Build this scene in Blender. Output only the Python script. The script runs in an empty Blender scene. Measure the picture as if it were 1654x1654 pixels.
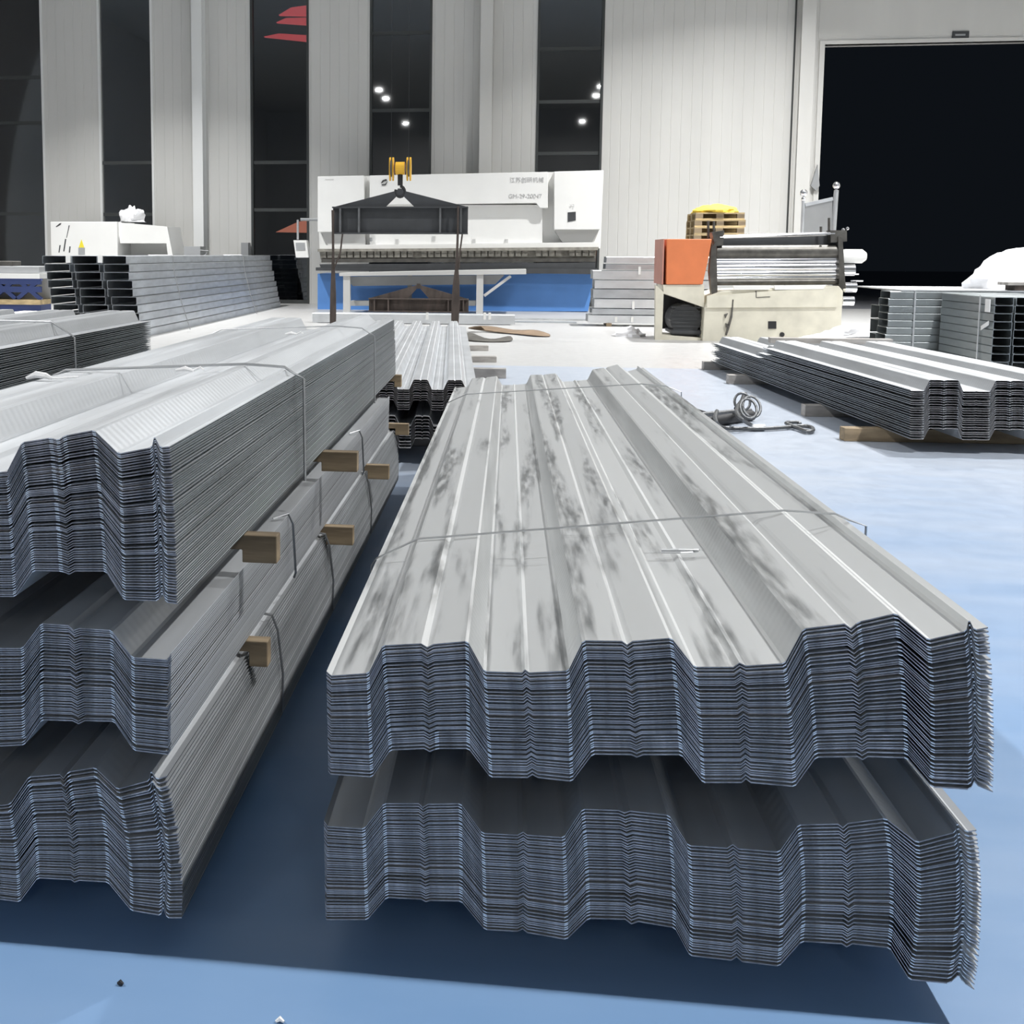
import bpy, math, random
from mathutils import Vector, Matrix

# ------------------------------------------------------------------ camera, world, lamps, exposure
sc = bpy.context.scene
COL = sc.collection
F, CX, CY, H = 1750.0, 600.0, 582.0, 1.10          # focal length and principal point in pixels of the 1654 frame
YAW, PITCH, ROLL = math.radians(7.2), math.atan(172 / 1750.0), 0.004
FW = Vector((-math.sin(YAW) * math.cos(PITCH), math.cos(YAW) * math.cos(PITCH), -math.sin(PITCH)))
R0 = Vector((math.cos(YAW), math.sin(YAW), 0)); U0 = R0.cross(FW)
RT = math.cos(ROLL) * R0 + math.sin(ROLL) * U0
UP = -math.sin(ROLL) * R0 + math.cos(ROLL) * U0
CAM = Vector((0, 0, H))
cd = bpy.data.cameras.new('camera'); cam = bpy.data.objects.new('camera', cd); COL.objects.link(cam)
cd.sensor_width = 36; cd.lens = F / 1654 * 36
cd.shift_x = (827 - CX) / 1654; cd.shift_y = -(827 - CY) / 1654
cd.clip_start = 0.02; cd.clip_end = 300
M3 = Matrix((RT, UP, -FW)).transposed()
cam.matrix_world = Matrix.Translation(CAM) @ M3.to_4x4()
sc.camera = cam

W = bpy.data.worlds.new('night'); sc.world = W; W.use_nodes = True
W.node_tree.nodes['Background'].inputs[0].default_value = (0.005, 0.0065, 0.009, 1)
W.node_tree.nodes['Background'].inputs[1].default_value = 1.0

sc.view_settings.view_transform = 'Standard'
sc.view_settings.look = 'None'
sc.view_settings.exposure = -0.22
sc.view_settings.gamma = 1.0
sc.view_settings.use_curve_mapping = False


def lamp(v, u, power, z=10.0, size=0.32, color=(1.0, 0.995, 0.985), spread=135):
    ld = bpy.data.lights.new('high_bay_lamp', 'AREA'); ld.shape = 'DISK'; ld.size = size
    ld.energy = power; ld.color = color; ld.spread = math.radians(spread)
    lo = bpy.data.objects.new('high_bay_lamp', ld); lo.location = (v, u, z); COL.objects.link(lo)


for v in (-7.2, 4.7):                                # two rows of high bay lamps, seen mirrored in the windows
    for u, p in ((-28.0, 180), (-16.0, 200), (-12.7, 200)):
        lamp(v, u, p, spread=180)
for v, u, p, sp in ((-7.2, 1.6, 760, 130), (5.9, 1.6, 900, 130), (-7.2, 9.6, 480, 125), (5.9, 9.6, 760, 125),
                    (-7.6, 17.4, 800, 94), (4.7, 17.4, 1080, 112)):
    lamp(v, u, p, spread=sp)
lamp(11.5, 14.0, 420)

random.seed(7)
RND = random.Random(11)


def at(x, y, u):
    """point of the hall seen at pixel x, y on the cross plane u"""
    d = FW + (x - CX) / F * RT - (y - CY) / F * UP
    return CAM + d * (u / d.y)


def onz(x, y, z=0.0):
    d = FW + (x - CX) / F * RT - (y - CY) / F * UP
    return CAM + d * ((z - H) / d.z)


# ------------------------------------------------------------------ materials
def mat(name, color, rough=0.5, metal=0.0, noise=0.0, scale=(6, 6, 6), bump=0.0, rnd=0.0, spec=0.5, detail=4.0,
        emis=None, estr=0.0, rvar=0.0):
    m = bpy.data.materials.new(name); m.use_nodes = True
    nt = m.node_tree; b = nt.nodes['Principled BSDF']
    b.inputs['Base Color'].default_value = (*color, 1)
    b.inputs['Roughness'].default_value = rough; b.inputs['Metallic'].default_value = metal
    b.inputs['Specular IOR Level'].default_value = spec
    if emis:
        b.inputs['Emission Color'].default_value = (*emis, 1); b.inputs['Emission Strength'].default_value = estr
    if noise or bump or rvar:
        tc = nt.nodes.new('ShaderNodeTexCoord'); mp = nt.nodes.new('ShaderNodeMapping')
        mp.inputs['Scale'].default_value = scale
        nz = nt.nodes.new('ShaderNodeTexNoise'); nz.inputs['Scale'].default_value = 1.0; nz.inputs['Detail'].default_value = detail
        nt.links.new(tc.outputs['Object'], mp.inputs[0]); nt.links.new(mp.outputs[0], nz.inputs['Vector'])
        mr = nt.nodes.new('ShaderNodeMapRange'); mr.inputs[1].default_value = 0.3; mr.inputs[2].default_value = 0.7
        mr.inputs[3].default_value = 1 - noise; mr.inputs[4].default_value = 1 + noise
        nt.links.new(nz.outputs['Fac'], mr.inputs[0])
        last = mr.outputs[0]
        if rnd:
            oi = nt.nodes.new('ShaderNodeObjectInfo'); m2 = nt.nodes.new('ShaderNodeMapRange')
            m2.inputs[3].default_value = 1 - rnd; m2.inputs[4].default_value = 1 + rnd
            nt.links.new(oi.outputs['Random'], m2.inputs[0])
            mu = nt.nodes.new('ShaderNodeMath'); mu.operation = 'MULTIPLY'
            nt.links.new(last, mu.inputs[0]); nt.links.new(m2.outputs[0], mu.inputs[1]); last = mu.outputs[0]
        vm = nt.nodes.new('ShaderNodeVectorMath'); vm.operation = 'SCALE'
        vm.inputs[0].default_value = color
        nt.links.new(last, vm.inputs['Scale']); nt.links.new(vm.outputs[0], b.inputs['Base Color'])
        if rvar:
            m3 = nt.nodes.new('ShaderNodeMapRange'); m3.inputs[1].default_value = 0.3; m3.inputs[2].default_value = 0.7
            m3.inputs[3].default_value = rough - rvar; m3.inputs[4].default_value = rough + rvar
            nt.links.new(nz.outputs['Fac'], m3.inputs[0]); nt.links.new(m3.outputs[0], b.inputs['Roughness'])
        if bump:
            bp = nt.nodes.new('ShaderNodeBump'); bp.inputs['Strength'].default_value = bump; bp.inputs['Distance'].default_value = 0.01
            nt.links.new(nz.outputs['Fac'], bp.inputs['Height']); nt.links.new(bp.outputs[0], b.inputs['Normal'])
    return m


def emboss(m, freq=285.0, strength=0.22):
    """rolled-in cross ribs along the webs of the deck sheets"""
    nt = m.node_tree; b = nt.nodes['Principled BSDF']
    tc = nt.nodes.new('ShaderNodeTexCoord'); wv = nt.nodes.new('ShaderNodeTexWave')
    wv.wave_type = 'BANDS'; wv.bands_direction = 'Y'; wv.inputs['Scale'].default_value = freq / 20.0 * 1.0
    nt.links.new(tc.outputs['Object'], wv.inputs['Vector'])
    bp = nt.nodes.new('ShaderNodeBump'); bp.inputs['Strength'].default_value = strength; bp.inputs['Distance'].default_value = 0.002
    nt.links.new(wv.outputs['Fac'], bp.inputs['Height']); nt.links.new(bp.outputs[0], b.inputs['Normal'])
    return m


M = {}
M['galv'] = mat('galvanized_steel', (0.50, 0.515, 0.53), 0.54, 0.6, 0.10, (16, 1.3, 16), 0, 0.12, rvar=0.10)
M['galv_web'] = emboss(mat('galvanized_steel_embossed', (0.50, 0.515, 0.53), 0.54, 0.6, 0.10, (16, 1.3, 16), 0, 0.12))
M['galv_light'] = mat('pale_galvanized_steel', (0.70, 0.72, 0.74), 0.45, 0.8, 0.10, (5, 3, 5), 0, 0.08)
M['galv_side'] = mat('zinc_channel_steel', (0.58, 0.61, 0.64), 0.40, 0.85, 0.16, (3, 3, 9), 0, 0.10)
M['edge'] = mat('sheared_sheet_edge', (0.40, 0.37, 0.37), 0.45, 0.6, 0.42, (55, 1, 5), 0, 0.22, detail=5)  # noise paints in the light streaks off the cut ends
M['edge_bend'] = mat('glint_bend_edge', (0.85, 0.85, 0.86), 0.38, 0.5, 0.15, (50, 1, 60), 0, 0.15)  # glints on the rounded bends, painted in as pale colour
M['hem'] = mat('shaded_lip_edge', (0.13, 0.15, 0.16), 0.45, 0.7, 0.15, (8, 2, 8), 0, 0.18)  # side edges painted dark for the shade in the gaps between sheets
M['hem_light'] = mat('lit_lip_edge', (0.72, 0.74, 0.77), 0.5, 0.3, 0.12, (8, 2, 8), 0, 0.12)  # same edges painted pale for the light reflected on that side
M['clamp'] = mat('worn_clamp_steel', (0.30, 0.285, 0.25), 0.5, 0.3, 0.3, (9, 9, 9))
M['zinc_dark'] = mat('dull_zinc_steel', (0.34, 0.37, 0.38), 0.42, 0.8, 0.16, (3, 3, 9), 0, 0.10)
M['chrome'] = mat('polished_roller_steel', (0.80, 0.80, 0.82), 0.14, 1.0)
M['white'] = mat('white_enamel', (0.86, 0.86, 0.84), 0.4, 0, 0.02, (2, 2, 2))
M['white_grey'] = mat('light_grey_enamel', (0.55, 0.55, 0.54), 0.45)
M['cream'] = mat('worn_cream_paint', (0.70, 0.67, 0.56), 0.5, 0, 0.12, (4, 4, 4), 0, 0)
M['orange'] = mat('orange_paint', (0.74, 0.22, 0.085), 0.45, 0, 0.06, (5, 5, 5))
M['orange_dull'] = mat('dusty_orange_paint', (0.56, 0.26, 0.20), 0.5, 0, 0.06, (5, 5, 5))
M['blue'] = mat('bright_blue_paint', (0.10, 0.26, 0.62), 0.4, 0, 0.04, (3, 3, 3))
M['navy'] = mat('navy_blue_paint', (0.03, 0.05, 0.16), 0.45)
M['black'] = mat('black_steel', (0.02, 0.02, 0.022), 0.5)
M['dark'] = mat('dark_grey_painted_steel', (0.055, 0.058, 0.062), 0.5, 0, 0.12, (6, 6, 6))
M['dark_light'] = mat('worn_dark_paint', (0.13, 0.135, 0.14), 0.5, 0, 0.2, (9, 9, 9))
M['tool'] = mat('oiled_tool_steel', (0.12, 0.115, 0.105), 0.42, 0.6, 0.3, (9, 9, 9))
M['grey'] = mat('mid_grey_paint', (0.36, 0.37, 0.38), 0.5, 0, 0.05, (4, 4, 4))
M['wood'] = mat('rough_sawn_timber', (0.27, 0.205, 0.13), 0.75, 0, 0.35, (4, 26, 26), 0.3, 0.2)
M['wood_grey'] = mat('weathered_grey_timber', (0.36, 0.34, 0.32), 0.8, 0, 0.3, (4, 20, 20), 0.3, 0.15)
M['pallet'] = mat('pallet_softwood', (0.52, 0.40, 0.22), 0.75, 0, 0.3, (6, 20, 20), 0.2, 0.2)
M['yellow'] = mat('yellow_cloth', (0.82, 0.60, 0.08), 0.8, 0, 0.12, (14, 14, 14), 0.4)
M['hook'] = mat('crane_yellow_paint', (0.85, 0.48, 0.04), 0.4)
M['strap'] = mat('brown_black_webbing', (0.07, 0.055, 0.048), 0.85, 0, 0.4, (9, 9, 3))
M['cloth'] = mat('tan_wrapping_paper', (0.21, 0.15, 0.10), 0.8, 0, 0.25, (5, 5, 5), 0.3)
M['cloth_dark'] = mat('dark_felt_strip', (0.10, 0.095, 0.085), 0.9, 0, 0.25, (8, 8, 8), 0.3)
M['rubber'] = mat('black_rubber', (0.03, 0.03, 0.032), 0.6)
M['rope'] = mat('greasy_steel_rope', (0.16, 0.165, 0.17), 0.45, 0.7, 0.2, (60, 60, 60), 0.3)
M['wire'] = mat('binding_wire_steel', (0.45, 0.46, 0.47), 0.4, 0.8)
M['wire_white'] = mat('crimped_white_seal', (0.85, 0.85, 0.85), 0.4)
M['plastic'] = mat('crumpled_white_film', (0.90, 0.90, 0.92), 0.28, 0, 0.04, (9, 9, 9), 0.8, spec=0.8)
M['wallm'] = mat('off_white_cladding', (0.70, 0.695, 0.67), 0.5, 0, 0.03, (2, 2, 0.3))
M['frame'] = mat('pale_grey_trim', (0.86, 0.87, 0.86), 0.45)
M['mullion'] = mat('dark_grey_mullion', (0.055, 0.06, 0.06), 0.5)
M['ceil'] = mat('ceiling_sheet', (0.50, 0.50, 0.49), 0.6)
M['rearw'] = mat('rear_cladding', (0.45, 0.45, 0.45), 0.6)
M['asphalt'] = mat('night_yard_concrete', (0.30, 0.31, 0.34), 0.9, 0, 0.2, (3, 3, 3))
M['red'] = mat('red_tube_glow', (0.3, 0.02, 0.02), 0.5, emis=(0.95, 0.12, 0.14), estr=0.75)
M['amber'] = mat('orange_tube_glow', (0.3, 0.06, 0.03), 0.5, emis=(0.9, 0.30, 0.20), estr=0.8)
M['ink'] = mat('grey_lettering', (0.5, 0.5, 0.5), 0.6)
M['inkdark'] = mat('black_lettering', (0.05, 0.05, 0.05), 0.6)
M['yellow_sign'] = mat('yellow_label', (0.85, 0.72, 0.05), 0.6)


def stained():
    m = mat('stained_galvanized_steel', (0.60, 0.61, 0.61), 0.40, 0.85, 0, (1, 1, 1), 0, 0)
    nt = m.node_tree; b = nt.nodes['Principled BSDF']; L = nt.links
    tc = nt.nodes.new('ShaderNodeTexCoord')

    def nz(scale, det=4):
        mp = nt.nodes.new('ShaderNodeMapping'); mp.inputs['Scale'].default_value = scale
        n = nt.nodes.new('ShaderNodeTexNoise'); n.inputs['Scale'].default_value = 1; n.inputs['Detail'].default_value = det
        L.new(tc.outputs['Object'], mp.inputs[0]); L.new(mp.outputs[0], n.inputs['Vector']); return n.outputs['Fac']
    a = nz((17, 1.0, 4), 6); c = nz((70, 9, 30), 4)
    r = nt.nodes.new('ShaderNodeValToRGB'); r.color_ramp.elements[0].position = 0.50; r.color_ramp.elements[1].position = 0.60
    L.new(a, r.inputs[0])
    r2 = nt.nodes.new('ShaderNodeMapRange'); r2.inputs[1].default_value = 0.35; r2.inputs[2].default_value = 0.65
    L.new(c, r2.inputs[0])
    mu = nt.nodes.new('ShaderNodeMath'); mu.operation = 'MULTIPLY'; L.new(r.outputs[0], mu.inputs[0]); L.new(r2.outputs[0], mu.inputs[1])
    mx = nt.nodes.new('ShaderNodeMix'); mx.data_type = 'RGBA'
    mx.inputs[6].default_value = (0.64, 0.65, 0.65, 1); mx.inputs[7].default_value = (0.34, 0.35, 0.355, 1)
    L.new(mu.outputs[0], mx.inputs[0]); L.new(mx.outputs[2], b.inputs['Base Color'])
    rr = nt.nodes.new('ShaderNodeMapRange'); rr.inputs[3].default_value = 0.50; rr.inputs[4].default_value = 0.36
    L.new(mu.outputs[0], rr.inputs[0]); L.new(rr.outputs[0], b.inputs['Roughness'])
    return m


M['stained'] = stained()
M['stained_web'] = emboss(mat('stained_galvanized_embossed', (0.58, 0.59, 0.59), 0.48, 0.85, 0.14, (20, 1.5, 20)))


def glass():
    m = bpy.data.materials.new('window_glass'); m.use_nodes = True; nt = m.node_tree
    for n in list(nt.nodes): nt.nodes.remove(n)
    o = nt.nodes.new('ShaderNodeOutputMaterial'); t = nt.nodes.new('ShaderNodeBsdfTransparent'); g = nt.nodes.new('ShaderNodeBsdfGlossy')
    t.inputs[0].default_value = (0.80, 0.82, 0.82, 1); g.inputs['Roughness'].default_value = 0.02
    f = nt.nodes.new('ShaderNodeFresnel'); f.inputs[0].default_value = 2.3
    mx = nt.nodes.new('ShaderNodeMixShader')
    nt.links.new(f.outputs[0], mx.inputs[0]); nt.links.new(t.outputs[0], mx.inputs[1]); nt.links.new(g.outputs[0], mx.inputs[2])
    nt.links.new(mx.outputs[0], o.inputs[0]); return m


M['glass'] = glass()


def floor_mat():
    """sealed floor: blue coating near the camera, pale grey screed beyond the joint"""
    m = bpy.data.materials.new('coated_floor'); m.use_nodes = True; nt = m.node_tree; L = nt.links
    b = nt.nodes['Principled BSDF']; tc = nt.nodes.new('ShaderNodeTexCoord')
    sx = nt.nodes.new('ShaderNodeSeparateXYZ'); L.new(tc.outputs['Object'], sx.inputs[0])
    gt = nt.nodes.new('ShaderNodeMath'); gt.operation = 'GREATER_THAN'; gt.inputs[1].default_value = 10.79
    L.new(sx.outputs['Y'], gt.inputs[0])
    n1 = nt.nodes.new('ShaderNodeTexNoise'); n1.inputs['Scale'].default_value = 1.3; n1.inputs['Detail'].default_value = 6
    n2 = nt.nodes.new('ShaderNodeTexNoise'); n2.inputs['Scale'].default_value = 9; n2.inputs['Detail'].default_value = 6
    mp = nt.nodes.new('ShaderNodeMapping'); mp.inputs['Scale'].default_value = (0.6, 2.2, 1)
    L.new(tc.outputs['Object'], mp.inputs[0]); L.new(mp.outputs[0], n1.inputs['Vector']); L.new(tc.outputs['Object'], n2.inputs['Vector'])
    r1 = nt.nodes.new('ShaderNodeMix'); r1.data_type = 'RGBA'
    r1.inputs[6].default_value = FLOOR_A; r1.inputs[7].default_value = FLOOR_B
    mr = nt.nodes.new('ShaderNodeMapRange'); mr.inputs[1].default_value = 0.35; mr.inputs[2].default_value = 0.65
    L.new(n1.outputs['Fac'], mr.inputs[0]); L.new(mr.outputs[0], r1.inputs[0])
    # blue coating painted paler with distance, standing in for its grazing sheen
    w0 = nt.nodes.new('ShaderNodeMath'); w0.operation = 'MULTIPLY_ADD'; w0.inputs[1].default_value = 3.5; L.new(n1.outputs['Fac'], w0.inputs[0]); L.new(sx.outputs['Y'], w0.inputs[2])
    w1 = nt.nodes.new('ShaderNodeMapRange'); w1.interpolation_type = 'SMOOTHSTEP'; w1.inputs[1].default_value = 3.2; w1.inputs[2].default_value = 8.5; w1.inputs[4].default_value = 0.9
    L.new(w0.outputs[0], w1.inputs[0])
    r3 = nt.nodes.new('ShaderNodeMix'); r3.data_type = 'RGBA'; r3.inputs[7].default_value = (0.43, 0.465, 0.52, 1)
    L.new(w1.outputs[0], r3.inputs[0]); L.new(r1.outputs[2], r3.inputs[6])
    r2 = nt.nodes.new('ShaderNodeMix'); r2.data_type = 'RGBA'
    r2.inputs[7].default_value = (0.46, 0.46, 0.455, 1)
    lt = nt.nodes.new('ShaderNodeMath'); lt.operation = 'LESS_THAN'; lt.inputs[1].default_value = -1.5; L.new(sx.outputs['Y'], lt.inputs[0])  # pale floor added out of view behind the camera, to neutralise blue bounce
    mxx = nt.nodes.new('ShaderNodeMath'); mxx.operation = 'MAXIMUM'; L.new(gt.outputs[0], mxx.inputs[0]); L.new(lt.outputs[0], mxx.inputs[1])
    L.new(mxx.outputs[0], r2.inputs[0]); L.new(r3.outputs[2], r2.inputs[6]); L.new(r2.outputs[2], b.inputs['Base Color'])
    rr = nt.nodes.new('ShaderNodeMapRange'); rr.inputs[1].default_value = 0.3; rr.inputs[2].default_value = 0.7
    rr.inputs[3].default_value = 0.30; rr.inputs[4].default_value = 0.42
    L.new(n2.outputs['Fac'], rr.inputs[0]); L.new(rr.outputs[0], b.inputs['Roughness'])
    b.inputs['Specular IOR Level'].default_value = 0.5
    return m


FLOOR_A = (0.165, 0.285, 0.475, 1); FLOOR_B = (0.205, 0.325, 0.515, 1)
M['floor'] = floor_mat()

# ------------------------------------------------------------------ mesh helpers
WLOC = {}


class MB:
    def __init__(s): s.v = []; s.f = []; s.mi = []

    def add(s, vs, fs, mi=0):
        k = len(s.v); s.v += [tuple(p) for p in vs]
        s.f += [tuple(i + k for i in f) for f in fs]; s.mi += [mi] * len(fs); return s

    def box(s, x0, x1, y0, y1, z0, z1, mi=0):
        vs = [(x, y, z) for z in (z0, z1) for y in (y0, y1) for x in (x0, x1)]
        return s.add(vs, [(0, 2, 3, 1), (4, 5, 7, 6), (0, 1, 5, 4), (2, 6, 7, 3), (0, 4, 6, 2), (1, 3, 7, 5)], mi)

    def bar(s, p0, p1, w, h, mi=0):
        """square bar from p0 to p1"""
        p0 = Vector(p0); p1 = Vector(p1); d = (p1 - p0).normalized()
        a = d.cross(Vector((0, 1, 0)) if abs(d.y) < 0.9 else Vector((1, 0, 0))).normalized(); b = d.cross(a)
        vs = [p + a * (i * w / 2) + b * (j * h / 2) for p in (p0, p1) for i, j in ((-1, -1), (1, -1), (1, 1), (-1, 1))]
        return s.add(vs, [(3, 2, 1, 0), (4, 5, 6, 7), (0, 1, 5, 4), (1, 2, 6, 5), (2, 3, 7, 6), (3, 0, 4, 7)], mi)

    def prism(s, pts, y0, y1, mi=0, cap=True):
        """closed (x, z) outline extruded along y"""
        n = len(pts); vs = [(x, y0, z) for x, z in pts] + [(x, y1, z) for x, z in pts]
        fs = [(i, (i + 1) % n, n + (i + 1) % n, n + i) for i in range(n)]
        if cap: fs += [tuple(range(n - 1, -1, -1)), tuple(range(n, 2 * n))]
        return s.add(vs, fs, mi)

    def prism_x(s, pts, x0, x1, mi=0):
        """closed (y, z) outline extruded along x"""
        n = len(pts); vs = [(x0, y, z) for y, z in pts] + [(x1, y, z) for y, z in pts]
        fs = [(i, (i + 1) % n, n + (i + 1) % n, n + i) for i in range(n)]
        fs += [tuple(range(n - 1, -1, -1)), tuple(range(n, 2 * n))]
        return s.add(vs, fs, mi)

    def tube(s, pts, r, n=8, mi=0, closed=False):
        pts = [Vector(p) for p in pts]; m = len(pts); vs = []; ref = None
        for i, p in enumerate(pts):
            a = pts[max(i - 1, 0)] if not closed else pts[i - 1]
            b = pts[min(i + 1, m - 1)] if not closed else pts[(i + 1) % m]
            d = (b - a).normalized() if (b - a).length > 1e-9 else Vector((0, 0, 1))
            if ref is None: ref = Vector((0, 0, 1)) if abs(d.z) < 0.9 else Vector((1, 0, 0))
            x = d.cross(ref).normalized(); y = d.cross(x).normalized(); ref = -y if y.dot(ref) < 0 else y
            rr = r[i] if isinstance(r, (list, tuple)) else r
            vs += [p + rr * (math.cos(2 * math.pi * k / n) * x + math.sin(2 * math.pi * k / n) * y * (1 if y.dot(ref) > 0 else -1)) for k in range(n)]
        fs = []
        for i in range(m if closed else m - 1):
            j = (i + 1) % m
            fs += [(i * n + k, i * n + (k + 1) % n, j * n + (k + 1) % n, j * n + k) for k in range(n)]
        if not closed: fs += [tuple(range(n - 1, -1, -1)), tuple(range((m - 1) * n, m * n))]
        return s.add(vs, fs, mi)

    def cyl(s, p0, p1, r, n=20, mi=0): return s.tube([p0, p1], r, n, mi)

    def ball(s, c, r, n=12, mi=0, sz=1.0):
        c = Vector(c); vs = []; fs = []; k = n // 2
        for i in range(k + 1):
            t = math.pi * i / k
            vs += [c + Vector((r * math.sin(t) * math.cos(2 * math.pi * j / n), r * math.sin(t) * math.sin(2 * math.pi * j / n), r * sz * math.cos(t))) for j in range(n)]
        for i in range(k):
            fs += [(i * n + j, (i + 1) * n + j, (i + 1) * n + (j + 1) % n, i * n + (j + 1) % n) for j in range(n)]
        return s.add(vs, fs, mi)

    def build(s, name, mats, parent=None, origin=None, smooth=False, bevel=0.0):
        if not isinstance(mats, (list, tuple)): mats = [mats]
        if parent is not None: base = WLOC[parent.name]
        elif origin is not None: base = Vector(origin)
        else:
            xs, ys, zs = zip(*s.v); base = Vector(((min(xs) + max(xs)) / 2, (min(ys) + max(ys)) / 2, min(zs)))
        me = bpy.data.meshes.new(name)
        me.from_pydata([(p[0] - base.x, p[1] - base.y, p[2] - base.z) for p in s.v], [], s.f)
        for m in mats: me.materials.append(m)
        me.polygons.foreach_set('material_index', s.mi)
        if smooth: me.polygons.foreach_set('use_smooth', [True] * len(s.f))
        me.update()
        import bmesh
        bm = bmesh.new(); bm.from_mesh(me); bmesh.ops.recalc_face_normals(bm, faces=bm.faces); bm.to_mesh(me); bm.free()
        o = bpy.data.objects.new(name, me); COL.objects.link(o)
        if parent is not None: o.parent = parent
        else: o.location = base
        WLOC[o.name] = base.copy()
        if bevel:
            md = o.modifiers.new('bevel', 'BEVEL'); md.width = bevel; md.segments = 2; md.limit_method = 'ANGLE'
        if smooth and hasattr(me, 'set_sharp_from_angle'): me.set_sharp_from_angle(angle=math.radians(40))
        return o


def tag(o, label, cat, group=None):
    o['label'] = label; o['category'] = cat
    if group: o['group'] = group
    return o


def empty(name, loc, label, cat, group=None):
    o = bpy.data.objects.new(name, None); o.location = loc; o.empty_display_size = 0.1
    COL.objects.link(o); WLOC[o.name] = Vector(loc); return tag(o, label, cat, group)


def struct(o): o['kind'] = 'structure'; return o


def copy_thing(o, loc):
    c = o.copy(); COL.objects.link(c); c.location = loc; WLOC[c.name] = Vector(loc)
    for ch in list(o.children):
        d = ch.copy(); COL.objects.link(d); d.parent = c
    return c


def poly(px, u):
    """pixel outline on the cross plane u -> list of (v, z)"""
    return [(p.x, p.z) for p in (at(x, y, u) for x, y in px)]


def text(name, body, loc, size, m, parent, align='LEFT'):
    fc = bpy.data.curves.new(name, 'FONT'); fc.body = body; fc.size = size; fc.extrude = 0.002; fc.align_x = align
    fc.materials.append(m)
    t0 = bpy.data.objects.new(name + '_curve', fc); COL.objects.link(t0)
    bpy.context.view_layer.update()
    me = bpy.data.meshes.new_from_object(t0.evaluated_get(bpy.context.evaluated_depsgraph_get()))
    bpy.data.objects.remove(t0); me.name = name
    o = bpy.data.objects.new(name, me); COL.objects.link(o); o.parent = parent; WLOC[o.name] = Vector(loc)
    b = WLOC[parent.name]; o.location = (loc[0] - b.x, loc[1] - b.y, loc[2] - b.z); o.rotation_euler = (math.pi / 2, 0, 0)
    return o


ONES = 'zeroth first second third fourth fifth sixth seventh eighth ninth tenth eleventh twelfth thirteenth fourteenth fifteenth sixteenth seventeenth eighteenth nineteenth'.split()


def ordinal(n):
    if n < 20: return ONES[n]
    t = {2: ('twentieth', 'twenty'), 3: ('thirtieth', 'thirty'), 4: ('fortieth', 'forty'), 5: ('fiftieth', 'fifty'), 6: ('sixtieth', 'sixty')}[n // 10]
    return t[0] if n % 10 == 0 else t[1] + '-' + ONES[n % 10]


# ------------------------------------------------------------------ the hall
WU = 23.5                                             # the end wall
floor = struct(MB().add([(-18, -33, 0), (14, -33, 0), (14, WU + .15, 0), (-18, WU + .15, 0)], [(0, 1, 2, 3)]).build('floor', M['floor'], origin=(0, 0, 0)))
struct(MB().box(-18, 14, -33, WU + .2, 11.5, 11.7).build('ceiling', M['ceil']))
struct(MB().box(-18.2, -18, -33, WU + .2, 0, 11.5).build('wall_left', M['rearw']))
struct(MB().box(14, 14.2, -33, WU + .2, 0, 11.5).build('wall_right', M['wallm']))
struct(MB().box(-18, 14, -33.2, -33, 0, 11.5).build('wall_rear', M['rearw']))
struct(MB().box(-60, 60, WU + .25, 90, -.12, -.10).build('ground_outside', M['asphalt']))


def px_v(x, y=200): return at(x, y, WU).x


WIN = [(px_v(-70), px_v(72)), (px_v(160), px_v(248)), (px_v(405), px_v(499)), (px_v(597), px_v(697)), (px_v(866), px_v(973))]
DOOR = (px_v(1326), px_v(1326) + 4.9)
LINT = at(1500, 69, WU).z


def clad(mb, x0, x1, z0, z1, pitch=0.205):
    """profiled wall sheeting: flat pans split by narrow grooves"""
    xs = []; x = math.ceil(x0 / pitch) * pitch
    pts = [(x0, WU)]
    while x < x1 - 0.03:
        if x > x0 + 0.03: pts += [(x - .010, WU), (x - .006, WU + .007), (x + .006, WU + .007), (x + .010, WU)]
        x += pitch
    pts += [(x1, WU), (x1, WU + .14), (x0, WU + .14)]
    n = len(pts)
    vs = [(a, b, z0) for a, b in pts] + [(a, b, z1) for a, b in pts]
    fs = [(i, (i + 1) % n, n + (i + 1) % n, n + i) for i in range(n)] + [tuple(range(n - 1, -1, -1)), tuple(range(n, 2 * n))]
    mb.add(vs, fs)


wb = MB(); edges = [-18.0]
for a, b in WIN: edges += [a, b]
edges += [DOOR[0]]
for i in range(0, len(edges), 2): clad(wb, edges[i], edges[i + 1], 0, 11.5)
clad(wb, DOOR[1], 14, 0, 11.5); 
wb.box(DOOR[0], DOOR[1], WU, WU + .14, LINT, 11.5)
struct(wb.build('wall_back', M['wallm'], origin=(0, WU, 0)))

MULL = {0: (120, 195, 345), 1: (262, 346), 2: (263, 339), 3: (60, 182), 4: (6, 90, 172, 252)}
for i, (a, b) in enumerate(WIN):
    fr = MB(); w = .05
    fr.box(a, a + w, WU - .02, WU + .12, 0, 11.45); fr.box(b - w, b, WU - .02, WU + .12, 0, 11.45)
    o = struct(fr.build('window_%d' % (i + 1), M['frame'] if i < 2 else M['mullion'], origin=((a + b) / 2, WU, 0)))
    mu = MB()
    for y in MULL[i]:
        z = at(300, y, WU).z; mu.box(a + w, b - w, WU + .03, WU + .10, z - .035, z + .035)
    mu.box(a + w, b - w, WU + .03, WU + .10, 0, .08)
    mu.build('mullion', M['mullion'], o)
    MB().box(a + w, b - w, WU + .06, WU + .07, .08, 11.45).build('pane', M['glass'], o)

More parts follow.
